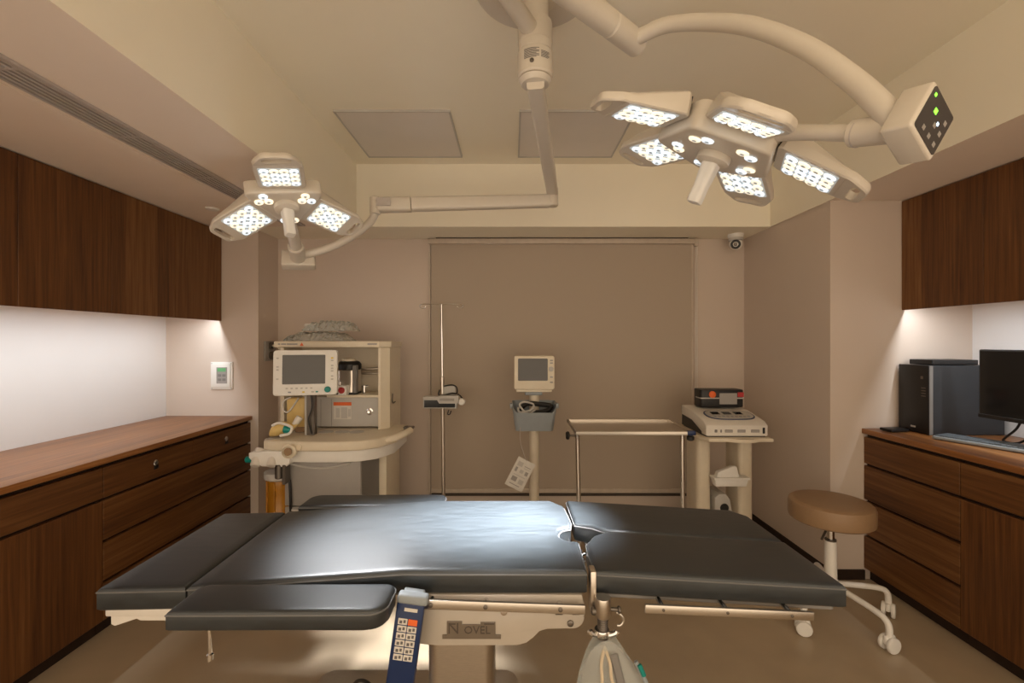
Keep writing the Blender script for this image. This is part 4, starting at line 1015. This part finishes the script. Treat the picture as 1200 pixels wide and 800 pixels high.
# --- patient monitor on a stand
QY = 3.08; qx = Xp(626, QY)
pm = thing('patient_monitor', 'cream patient monitor with grey basket on a rolling pole', 'monitor', (qx, QY, 0))
a0, a1, b0, b1 = Xp(602.5, QY), Xp(649, QY), Zp(455.5, QY), Zp(416.5, QY)
bm = B(); prism(bm, rrect(a0, a1, b0, b1, .016, 4), QY-.06, QY+.07, 'xz', .008, 2); hs = link('monitor_housing', bm, 'cream', pm)
bm = B(); prism(bm, rrect(Xp(607, QY), Xp(641, QY), Zp(445, QY), Zp(419.5, QY), .006, 3), QY-.064, QY-.059, 'xz', .001, 1); link('screen', bm, 'screen_g', hs)
bm = B(); lathe(bm, [(.016, 0), (.016, .012), (.010, .015)], (Xp(646.5, QY-.06)-.004, QY-.0595, Zp(431.5, QY)), (0, -1, 0), 20); link('dial', bm, 'lgrey', hs)
for py in (421, 424, 440, 446):
    link('button', bx(B(), Xp(644, QY)-.002, Xp(647.5, QY)-.003, QY-.063, QY-.059, Zp(py+1.6, QY), Zp(py, QY), .001, 1), 'grey', hs)
bm = B(); bx(bm, Xp(605, QY), Xp(646, QY), QY-.05, QY+.06, Zp(458.5, QY), b0+.001, .006, 2); link('base_rim', bm, 'cream', hs)
bm = B(); bx(bm, Xp(615, QY), Xp(635, QY), QY-.05, QY+.04, Zp(462, QY), Zp(458, QY), .004, 1); link('mounting_plate', bm, 'bgrey', pm)
link('pole', cyl(B(), (qx, QY, .10), (qx, QY, Zp(462, QY)), .033, n=28), 'ivory', pm)
# basket
kz0, kz1 = Zp(500, QY), Zp(469, QY); kx0, kx1 = Xp(600, QY-.05), Xp(651, QY-.05)
bm = B(); rings = []
def bring(sc, z, dip): 
    o = rrect(kx0+sc, kx1-sc, QY-.17+sc, QY+.02-sc*.3, .03, 4); ym = QY-.17
    return [(x, y, z-dip*max(0, 1-(y-ym)/.09)*(1-((x-(kx0+kx1)/2)/((kx1-kx0)/2))**2*.8)) for x, y in o]
loft(bm, [bring(.022, kz0, 0), bring(.0, kz1, .115), bring(.006, kz1, .115), bring(.027, kz0+.008, 0)], True, True); link('basket', bm, 'bgrey', pm)
for x in (kx0-.004, kx1+.004):
    bm = B(); bx(bm, x-.010, x+.010, QY-.14, QY-.10, kz1-.035, kz1-.002, .005, 2); link('basket_lug', bm, 'bgrey', pm)
bm = B(); tube(bm, [(kx0+.04, QY-.11, kz1-.03), (kx0+.05, QY-.12, kz1-.06), (kx0+.12, QY-.11, kz1-.05), (kx0+.14, QY-.09, kz1-.015), (kx0+.08, QY-.08, kz1+.0), (kx0+.05, QY-.10, kz1-.02), (kx0+.10, QY-.12, kz1-.07), (kx0+.15, QY-.10, kz1-.05)], .007, 8, k=5); link('lead', bm, 'lgrey', pm)
bm = B(); tube(bm, [(kx0+.05, QY-.06, kz1-.06), (kx0+.10, QY-.06, kz1-.015), (kx0+.20, QY-.06, kz1-.02), (kx0+.26, QY-.07, kz1-.03), (kx0+.22, QY-.09, kz1-.06), (kx0+.12, QY-.09, kz1-.07)], .016, 8, k=5); link('cuff', bm, 'black', pm)
link('base_hub', cyl(B(), (qx, QY, .07), (qx, QY, .12), .06, n=24, ch=.01), 'ivory', pm)
for k in range(5):
    a = R(54+72*k); ex, ey = qx+.25*math.cos(a), QY+.25*math.sin(a)
    link('base_leg', tube(B(), [(qx, QY, .09), (ex, ey, .07)], .018, 10, r1=.014), 'ivory', pm)
    castor(pm, ex, ey, .026, 'white', 'dgrey', a, .012)
# instruction card
cY = QY-.19
crd = thing('instruction_card', 'white printed card dangling on a cord below the monitor basket', 'card', (Xp(610, cY), cY, Zp(577, cY)))
CM = Matrix.Translation((Xp(609.5, cY), cY, Zp(555.5, cY))) @ Matrix.Rotation(R(27), 4, 'Y')
bm = B(); bx(bm, -.060, .060, -.001, .001, -.098, .098, mtx=CM); link('sheet', bm, 'paper', crd, False)
for k, (xa, xb, za, zb) in enumerate(((-.045, -.010, .045, .075), (.005, .045, .055, .060), (.005, .045, .042, .047), (-.045, -.030, .005, .035), (-.012, .012, .008, .03), (.025, .045, .005, .03), (-.040, .04, -.015, -.010), (-.040, -.005, -.055, -.025), (.01, .042, -.06, -.03), (-.04, .03, -.078, -.073))):
    bm = B(); bx(bm, xa, xb, -.0016, -.001, za, zb, mtx=CM); link('print', bm, 'lgrey' if k % 2 == 0 else 'grey', crd, False)
bm = B(); tube(bm, [(kx0+.055, QY-.150, kz0+.03), (kx0+.052, cY+.001, kz0-.06), tuple(CM @ Vector((0, 0, .09)))], .002, 6, k=3); link('cord', bm, 'grille', crd)

# --- instrument table
it = thing('instrument_table', 'low stainless instrument table with black knobs in front of the blind', 'table', (.685, 2.70, 0))
tx0, tx1, ty0, ty1, tz = .352, 1.010, 2.515, 2.925, .85
link('tray', bx(B(), tx0, tx1, ty0, ty1, tz-.016, tz-.010, .002, 1), 'steel_h', it)
for a in ((tx0, tx1, ty0, ty0+.012), (tx0, tx1, ty1-.012, ty1), (tx0, tx0+.012, ty0+.0125, ty1-.0125), (tx1-.012, tx1, ty0+.0125, ty1-.0125)):
    link('tray_rim', bx(B(), *a, tz-.018, tz+.003, .002, 1), 'steel_h', it)
for s, xt, xb in ((-1, tx0+.018, tx0+.035), (1, tx1-.045, tx1-.035)):
    link('post', cyl(B(), (xt, ty0+.07, tz-.018), (xb, ty0+.07, .10), .0125, n=16), 'chrome', it)
    link('foot_bar', tube(B(), [(xb, ty0+.0, .10), (xb, ty1-.02, .10)], .014, 12), 'steel', it)
    for y in (ty0+.01, ty1-.03): castor(it, xb, y, .036, 'gmetal', 'black', PI/2, .018)
    xk = tx0-.018 if s < 0 else tx1-.012
    if s < 0:
        link('brake_knob', lathe(B(), [(.010, 0), (.022, .004), (.024, .014), (.018, .022)], (xk-.002, ty0+.10, tz-.040), (-1, 0, 0), 20), 'black', it)
        link('knob_stem', cyl(B(), (xk-.004, ty0+.10, tz-.040), (tx0+.02, ty0+.09, tz-.04), .006, n=10), 'gmetal', it)
    else:
        link('brake_knob', lathe(B(), [(.014, 0), (.020, -.006), (.020, -.022), (.012, -.028)], (xk, ty0+.03, tz-.026), (0, 0, 1), 20), 'black', it)
link('brand_tag', bx(B(), tx1-.040, tx1+.006, ty0-.005, ty0+.02, tz-.018, tz+.006, .004, 2), 'blue', it)
link('cross_bar', tube(B(), [(tx0+.035, ty1-.06, .10), (tx1-.035, ty1-.06, .10)], .012, 10), 'steel', it)

# --- electrosurgical unit on its cart
ec = thing('equipment_cart', 'ivory two-post cart carrying the surgical generator by the right pier', 'cart', (1.35, 2.93, 0))
ex0, ex1, ey0, ey1, ez = 1.14, 1.552, 2.70, 3.20, .775
outl = [(ex0, ey0+.05), (ex0+.03, ey0), (ex0+.14, ey0), (ex0+.19, ey0-.03), (ex1-.13, ey0-.03), (ex1-.08, ey0), (ex1, ey0), (ex1, ey1), (ex0, ey1)]
link('shelf', prism(B(), outl, ez-.022, ez-.001, 'xy', .004, 2), 'ivory', ec)
link('grip_slot', prism(B(), [(ex0+.18, ey0-.016), (ex0+.20, ey0-.024), (ex1-.14, ey0-.024), (ex1-.12, ey0-.016)], ez-.0012, ez-.0004, 'xy'), 'tan', ec, False)
for xa, xb in ((Xp(817, 2.88), Xp(834, 2.88)), (Xp(866, 2.88), Xp(883.5, 2.88))):
    link('post', prism(B(), rrect(xa, xb, 2.88, 3.08, .03, 4), .09, ez-.022, 'xy'), 'ivory', ec)
link('base', prism(B(), rrect(1.10, 1.60, 2.74, 3.24, .04, 4), .06, .10, 'xy', .008, 2), 'ivory', ec)
for x in (1.15, 1.55):
    for y in (2.79, 3.19): castor(ec, x, y, .026, 'white', 'dgrey', 0, .006)
link('lower_shelf', bx(B(), Xp(834, 2.88)+.001, Xp(866, 2.88)-.001, 2.87, 3.08, .235, .25, .003, 1), 'ivory', ec)
# tray between the posts
tr = link('accessory_tray', prism(B(), [(Xp(838, 2.83), Zp(569, 2.83)), (Xp(873, 2.83), Zp(569, 2.83)), (Xp(876, 2.83), Zp(560, 2.83)), (Xp(836, 2.83), Zp(560, 2.83))], 2.81, 2.875, 'xz', .006, 2), 'white', ec)
link('tray_rim', bx(B(), Xp(835, 2.83), Xp(877, 2.83), 2.803, 2.878, Zp(561, 2.83), Zp(558.5, 2.83), .002, 1), 'white', tr)
bm = B(); prism(bm, [(Xp(838, 2.84), Zp(560, 2.84)), (Xp(865, 2.84), Zp(560, 2.84)), (Xp(862, 2.84), Zp(547.5, 2.84)), (Xp(857, 2.84), Zp(547, 2.84)), (Xp(840, 2.84), Zp(554, 2.84))], 2.820, 2.862, 'xz', .006, 2)
o = single('accessory_case', bm, 'white', 'small white accessory case lying in the cart tray', 'case', base=(Xp(852, 2.84), 2.84, Zp(560, 2.84)-.006)); o.location.z += .009
fs = thing('foot_switch', 'pale grey foot switch with black socket stored low on the cart', 'foot switch', (Xp(848, 2.84), 2.93, .2505))
bm = B(); prism(bm, [(Xp(838, 2.88), .2505), (Xp(859, 2.88), .2505), (Xp(856, 2.88), Zp(585, 2.88)), (Xp(851, 2.88), Zp(579, 2.88)), (Xp(843, 2.88), Zp(578.5, 2.88)), (Xp(838, 2.88), Zp(583, 2.88))], 2.88, 3.05, 'xz', .008, 2); link('shell', bm, 'lgrey', fs)
link('socket', cyl(B(), (Xp(849, 2.88), 2.876, Zp(595, 2.88)), (Xp(849, 2.88), 2.90, Zp(595, 2.88)), .028, n=22, ch=.004), 'black', fs)

eu = thing('surgical_generator', 'off-white electrosurgical generator with blue-edged sloping panel on the cart', 'medical device', (1.35, 2.95, ez))
gx0_, gx1_ = 1.165, 1.540
prof = [(2.735, .783), (2.735, .845), (2.765, .868), (2.96, .905), (3.13, .915), (3.13, .783)]
link('housing', prism(B(), prof, gx0_, gx1_, 'yz', .010, 3), 'offwhite', eu)
link('dark_base', bx(B(), gx0_+.01, gx1_-.01, 2.75, 3.12, ez, .7835), 'black', eu, False)
link('side_vent', prism(B(), [(2.80, .786), (2.80, .80), (2.95, .845), (3.11, .855), (3.11, .786)], gx0_-.003, gx0_+.004, 'yz'), 'black', eu, False)
sl_a = math.atan2(.037, .195); SM = Matrix.Translation(((gx0_+gx1_)/2+.012, 2.865, .8885)) @ Matrix.Rotation(sl_a, 4, 'X')
def flat(bm, m=SM): bmesh.ops.transform(bm, matrix=m, verts=bm.verts); return bm
ell = [(.150*math.copysign(abs(math.cos(2*PI*i/40))**.6, math.cos(2*PI*i/40)), .086*math.copysign(abs(math.sin(2*PI*i/40))**.75, math.sin(2*PI*i/40))) for i in range(40)]
pn = link('panel_rim', flat(prism(B(), ell, -.006, .003, 'xy')), 'blue', eu)
link('panel_face', flat(prism(B(), [(x*.95, y*.91) for x, y in ell], .0, .0045, 'xy')), 'lgrey', eu)
for k in range(3):
    link('readout', flat(bx(B(), -.105+k*.072, -.055+k*.072, -.005, .040, .004, .0062)), 'screen', eu, False)
for k in range(9):
    link('button', flat(bx(B(), -.112+k*.026, -.096+k*.026, -.05, -.035, .004, .0075, .001, 1)), 'grey' if k % 2 else 'bgrey', eu)
for k, (px, w_) in enumerate(((839, 1.8), (845, 1.0), (854, 5), (869, 5), (885, 5.5))):
    x = Xp(px, 2.735); bm = B(); dz = .812
    bx(bm, x-.0048*w_, x+.0048*w_, 2.7315, 2.7365, dz-.009, dz+.009, .003, 1); link('socket', bm, 'dgrey' if k < 2 else 'grey', eu)
link('power_switch', bx(B(), gx1_-.034, gx1_-.020, 2.731, 2.737, .797, .833, .002, 1), 'black', eu)
sm = thing('smoke_meter', 'small black box with grey screen and orange knob on the generator', 'medical device', (1.39, 3.0, .917))
mY = 2.985; c0, c1 = Xp(821, mY), Xp(872, mY)
bm = B(); prism(bm, rrect(c0, c1, mY, mY+.12, .02, 3), .918, Zp(456.5, mY), 'xy', .006, 2); link('housing', bm, 'black', sm)
link('trim_band', bx(B(), c0-.001, c1+.001, mY-.0012, mY+.08, Zp(467, mY), Zp(465.8, mY)), 'lgrey', sm, False)
link('screen', bx(B(), Xp(843, mY), Xp(863.5, mY), mY-.004, mY+.002, Zp(473.5, mY), Zp(460.5, mY), .001, 1), 'grey', sm)
link('knob', lathe(B(), [(.022, 0), (.022, .008), (.012, .012)], (Xp(834.5, mY), mY, Zp(462, mY)), (0, -1, 0), 20), 'orange', sm)
link('warning_label', bx(B(), Xp(864.5, mY), Xp(871.5, mY), mY-.002, mY+.002, Zp(465, mY), Zp(459.5, mY)), 'red', sm, False)

# ------------------------------------------------------------------ wall fittings
wx_0, wx_1, wz0, wz1 = Xp(248, CLY), Xp(273.5, CLY), Zp(456, CLY), Zp(424, CLY)
th_ = thing('wall_controller', 'white square wall controller with green display above the left worktop', 'controller', ((wx_0+wx_1)/2, CLY-.01, wz0))
link('frame', bx(B(), wx_0, wx_1, CLY-.012, CLY-.0005, wz0, wz1, .004, 2), 'white', th_)
link('cover', bx(B(), wx_0+.012, wx_1-.012, CLY-.018, CLY-.010, wz0+.014, wz1-.012, .003, 2), 'white', th_)
link('display_panel', bx(B(), Xp(255.5, CLY), Xp(268, CLY), CLY-.020, CLY-.017, Zp(449, CLY), Zp(430, CLY), .002, 1), 'grey', th_)
link('display', bx(B(), Xp(257, CLY), Xp(266.5, CLY), CLY-.0215, CLY-.0195, Zp(435, CLY), Zp(431, CLY)), 'lcd', th_, False)
for i in range(2):
    for j in range(2):
        link('button', bx(B(), Xp(257.5+i*5, CLY), Xp(261.5+i*5, CLY), CLY-.0215, CLY-.0195, Zp(441+j*5, CLY), Zp(438+j*5, CLY), .001, 1), 'dgrey', th_)
for x in (wx_0+.010, wx_1-.010):
    for z in (wz0+.010, wz1-.010):
        link('corner_screw', lathe(B(), [(.004, 0), (.004, .002), (.002, .003)], (x, CLY-.012, z), (0, -1, 0), 10), 'lgrey', th_)
go = thing('gas_outlet', 'grey gas outlet plate on the side of the left pier', 'wall outlet', (CLX+.01, 3.42, 1.21))
link('plate', bx(B(), CLX+.0005, CLX+.014, 3.345, 3.495, 1.205, 1.352, .004, 2), 'grey', go)
for z in (1.318, 1.245):
    link('socket', lathe(B(), [(.030, 0), (.030, .014), (.018, .018), (.016, .006), (.004, .006)], (CLX+.013, 3.42, z), (1, 0, 0), 22), 'gmetal', go)
link('outlet_hose', tube(B(), [(CLX+.03, 3.42, 1.318), (CLX+.07, 3.40, 1.315), (CLX+.12, 3.36, 1.28), (CLX+.18, 3.33, 1.15)], .010, 10, k=5), 'cream', go)
# camera dome under the beam
dx_, dy_ = 1.672, 3.40
cc = thing('dome_camera', 'white dome security camera under the beam by the right pier', 'security camera', (dx_, dy_, SOF-.11))
link('base', lathe(B(), [(.056, SOF-.0005), (.056, SOF-.018), (.050, SOF-.028)], (dx_, dy_, 0), n=32), 'white', cc)
link('collar', lathe(B(), [(.050, SOF-.026), (.052, SOF-.034), (.050, SOF-.046), (.040, SOF-.050)], (dx_, dy_, 0), n=32), 'lgrey', cc)
hd = Vector((-.46, -.86, -.24)).normalized(); hc_ = Vector((dx_, dy_, SOF-.072))
bm = B(); rings = []
for k in range(9): a = -PI/2+PI*k/8; rings.append(ring(hc_+hd*(.046*math.sin(a)), max(.0005, .046*math.cos(a)), hd, 24))
loft(bm, rings); link('eyeball', bm, 'white', cc)
link('lens_window', lathe(B(), [(.034, .030), (.034, .036), (.030, .041), (.02, .042)], hc_, hd, 24), 'black', cc)
link('lens', lathe(B(), [(.014, .041), (.014, .046), (.006, .047)], hc_, hd, 18), 'gmetal', cc)

# ------------------------------------------------------------------ right counter
tw = thing('computer_tower', 'black computer tower standing on the right worktop', 'computer', (2.33, 2.48, HR))
link('case', bx(B(), 2.202, 2.59, 2.39, 2.572, HR, 1.222, .003, 1), 'tower_side', tw)
link('front_panel', bx(B(), 2.186, 2.202, 2.388, 2.574, HR+.002, 1.224, .004, 2), 'black', tw)
link('front_edge', bx(B(), 2.190, 2.208, 2.3865, 2.3900, HR+.002, 1.222), 'dgrey', tw, False)
for k in range(4): link('drive_slot', bx(B(), 2.1845, 2.1865, 2.405, 2.43, 1.10-.014*k, 1.105-.014*k), 'gmetal', tw, False)
link('power_button', bx(B(), 2.1845, 2.1865, 2.42, 2.435, 1.15, 1.165, .001, 1), 'gmetal', tw)
link('maker_mark', bx(B(), 2.1848, 2.1862, 2.465, 2.495, HR+.028, HR+.037), 'lgrey', tw, False)
od = thing('optical_drive', 'thin black drive lying on top of the computer tower', 'drive', (2.35, 2.48, 1.225))
link('case', bx(B(), 2.235, 2.475, 2.415, 2.56, 1.2245, 1.252, .003, 2), 'black', od)
link('tray_front', bx(B(), 2.232, 2.2355, 2.42, 2.555, 1.228, 1.249), 'tower_side', od, False)
hd_ = thing('external_drive', 'small flat black box at the end of the right worktop', 'drive', (2.085, 2.50, HR))
link('case', bx(B(), -.055, .055, -.036, .036, .003, .018, .004, 2, mtx=Matrix.Translation((2.10, 2.50, HR)) @ Matrix.Rotation(R(8), 4, 'Z')), 'black', hd_)
link('cable', tube(B(), [(2.155, 2.505, HR+.010), (2.18, 2.53, HR+.006), (2.175, 2.575, HR+.005)], .003, 6, k=4), 'black', hd_)
link('foot_pad', bx(B(), -.045, .045, -.028, .028, 0, .0035, mtx=Matrix.Translation((2.10, 2.50, HR)) @ Matrix.Rotation(R(8), 4, 'Z')), 'gmetal', hd_, False)
cm2 = thing('computer_monitor', 'large black computer screen facing the room on the right worktop', 'monitor', (2.31, 1.92, HR))
link('screen_back', bx(B(), 2.256, 2.285, 1.645, 2.20, .985, 1.312, .005, 2), 'black', cm2)
link('screen', bx(B(), 2.2535, 2.2565, 1.655, 2.192, 1.005, 1.304), 'screen', cm2, False)
link('chin', bx(B(), 2.2525, 2.2565, 1.645, 2.20, .986, 1.004, .001, 1), 'black', cm2)
link('neck', bx(B(), 2.455, 2.49, 1.88, 1.96, HR+.012, 1.17, .006, 2), 'black', cm2)
link('neck_arm', bx(B(), 2.284, 2.46, 1.89, 1.95, 1.10, 1.16, .006, 2), 'black', cm2)
link('foot', prism(B(), rrect(2.415, 2.58, 1.80, 2.04, .03, 4), HR, HR+.013, 'xy', .003, 1), 'black', cm2)
link('cable', tube(B(), [(2.36, 2.10, 1.01), (2.385, 2.15, .94), (2.385, 2.20, .885), (2.39, 2.21, .866), (2.40, 2.16, .868), (2.40, 2.11, .91), (2.38, 2.07, .99)], .005, 8, k=6), 'black', cm2)
link('cable', tube(B(), [(2.37, 2.02, .99), (2.42, 2.10, .91), (2.45, 2.08, .866), (2.52, 2.07, .864)], .005, 8, k=6), 'black', cm2)
kb = thing('keyboard', 'slate grey keyboard lying on the right worktop', 'keyboard', (2.19, 2.08, HR))
ka = math.atan2(-.285, .115)
KM = Matrix.Translation((2.118, 2.30, HR)) @ Matrix.Rotation(ka, 4, 'Z')
KL, KD = .44, .135
bm = B(); prism(bm, rrect(0, KL, 0, KD, .012, 3), .003, .018, 'xy', .004, 2); bmesh.ops.transform(bm, matrix=KM, verts=bm.verts); link('case', bm, 'bgrey', kb)
bm = B()
for r in range(6):
    x = .012
    while x < KL-.02:
        w_ = .0165 if not (r == 0 and .10 < x < .20) else .10
        bx(bm, x, min(x+w_, KL-.012), .012+r*.0188, .0275+r*.0188, .0165, .024); x += w_+.0028
bmesh.ops.transform(bm, matrix=KM, verts=bm.verts)
o = link('keys', bm, 'keys', kb, False); o['kind'] = 'stuff'
for x in (.03, KL-.03):
    for y in (.02, KD-.02):
        bm = B(); bx(bm, x-.01, x+.01, y-.005, y+.005, 0, .0035, mtx=KM); link('foot_pad', bm, 'black', kb, False)

# ------------------------------------------------------------------ stool
sx, sy = 1.575, 2.25
so_ = thing('stool', 'round tan stool on white castors beside the right drawers', 'stool', (sx, sy, 0))
SR = .183; SZ = .567
prof = [(.10, SZ-.098), (SR-.012, SZ-.098), (SR-.002, SZ-.090), (SR, SZ-.08), (SR, SZ-.022), (SR-.004, SZ-.010), (SR-.014, SZ-.003), (SR-.03, SZ), (.05, SZ+.002)]
se = link('seat', lathe(B(), prof, (sx, sy, 0), n=56), 'tan', so_)
link('seat_seam', tube(B(), [(sx+(SR-.003)*math.cos(2*PI*i/48), sy+(SR-.003)*math.sin(2*PI*i/48), SZ-.020) for i in range(48)], .0022, 6, closed=True), 'tan', se)
link('seat_plate', lathe(B(), [(.08, SZ-.112), (.085, SZ-.0985)], (sx, sy, 0), n=28), 'gmetal', so_)
link('gas_lift', cyl(B(), (sx, sy, .36), (sx, sy, SZ-.11), .016, n=22), 'chrome', so_)
link('column', lathe(B(), [(.026, .16), (.028, .165), (.026, .355), (.024, .368), (.019, .370)], (sx, sy, 0), n=28), 'white', so_)
link('column_ring', cyl(B(), (sx, sy, .366), (sx, sy, .376), .0255, n=24, ch=.002), 'gmetal', so_)
link('lever', tube(B(), [(sx-.03, sy-.03, SZ-.105), (sx-.055, sy-.05, SZ-.125), (sx-.092, sy-.07, SZ-.165)], .0055, 8), 'gmetal', so_)
link('hub', lathe(B(), [(.028, .13), (.034, .138), (.034, .175), (.027, .185)], (sx, sy, 0), n=28), 'white', so_)
for k in range(5):
    a = R(-3-72*k); c, s = math.cos(a), math.sin(a)
    bm = B(); tube(bm, [(sx+.02*c, sy+.02*s, .155), (sx+.12*c, sy+.12*s, .150), (sx+.21*c, sy+.21*s, .142), (sx+.255*c, sy+.255*s, .130), (sx+.272*c, sy+.272*s, .105), (sx+.274*c, sy+.274*s, .062)], .0135, 12, k=4); link('leg', bm, 'white', so_)
    castor(so_, sx+.274*c, sy+.274*s, .034, 'white', 'white', a+R(50+37*k), .006)
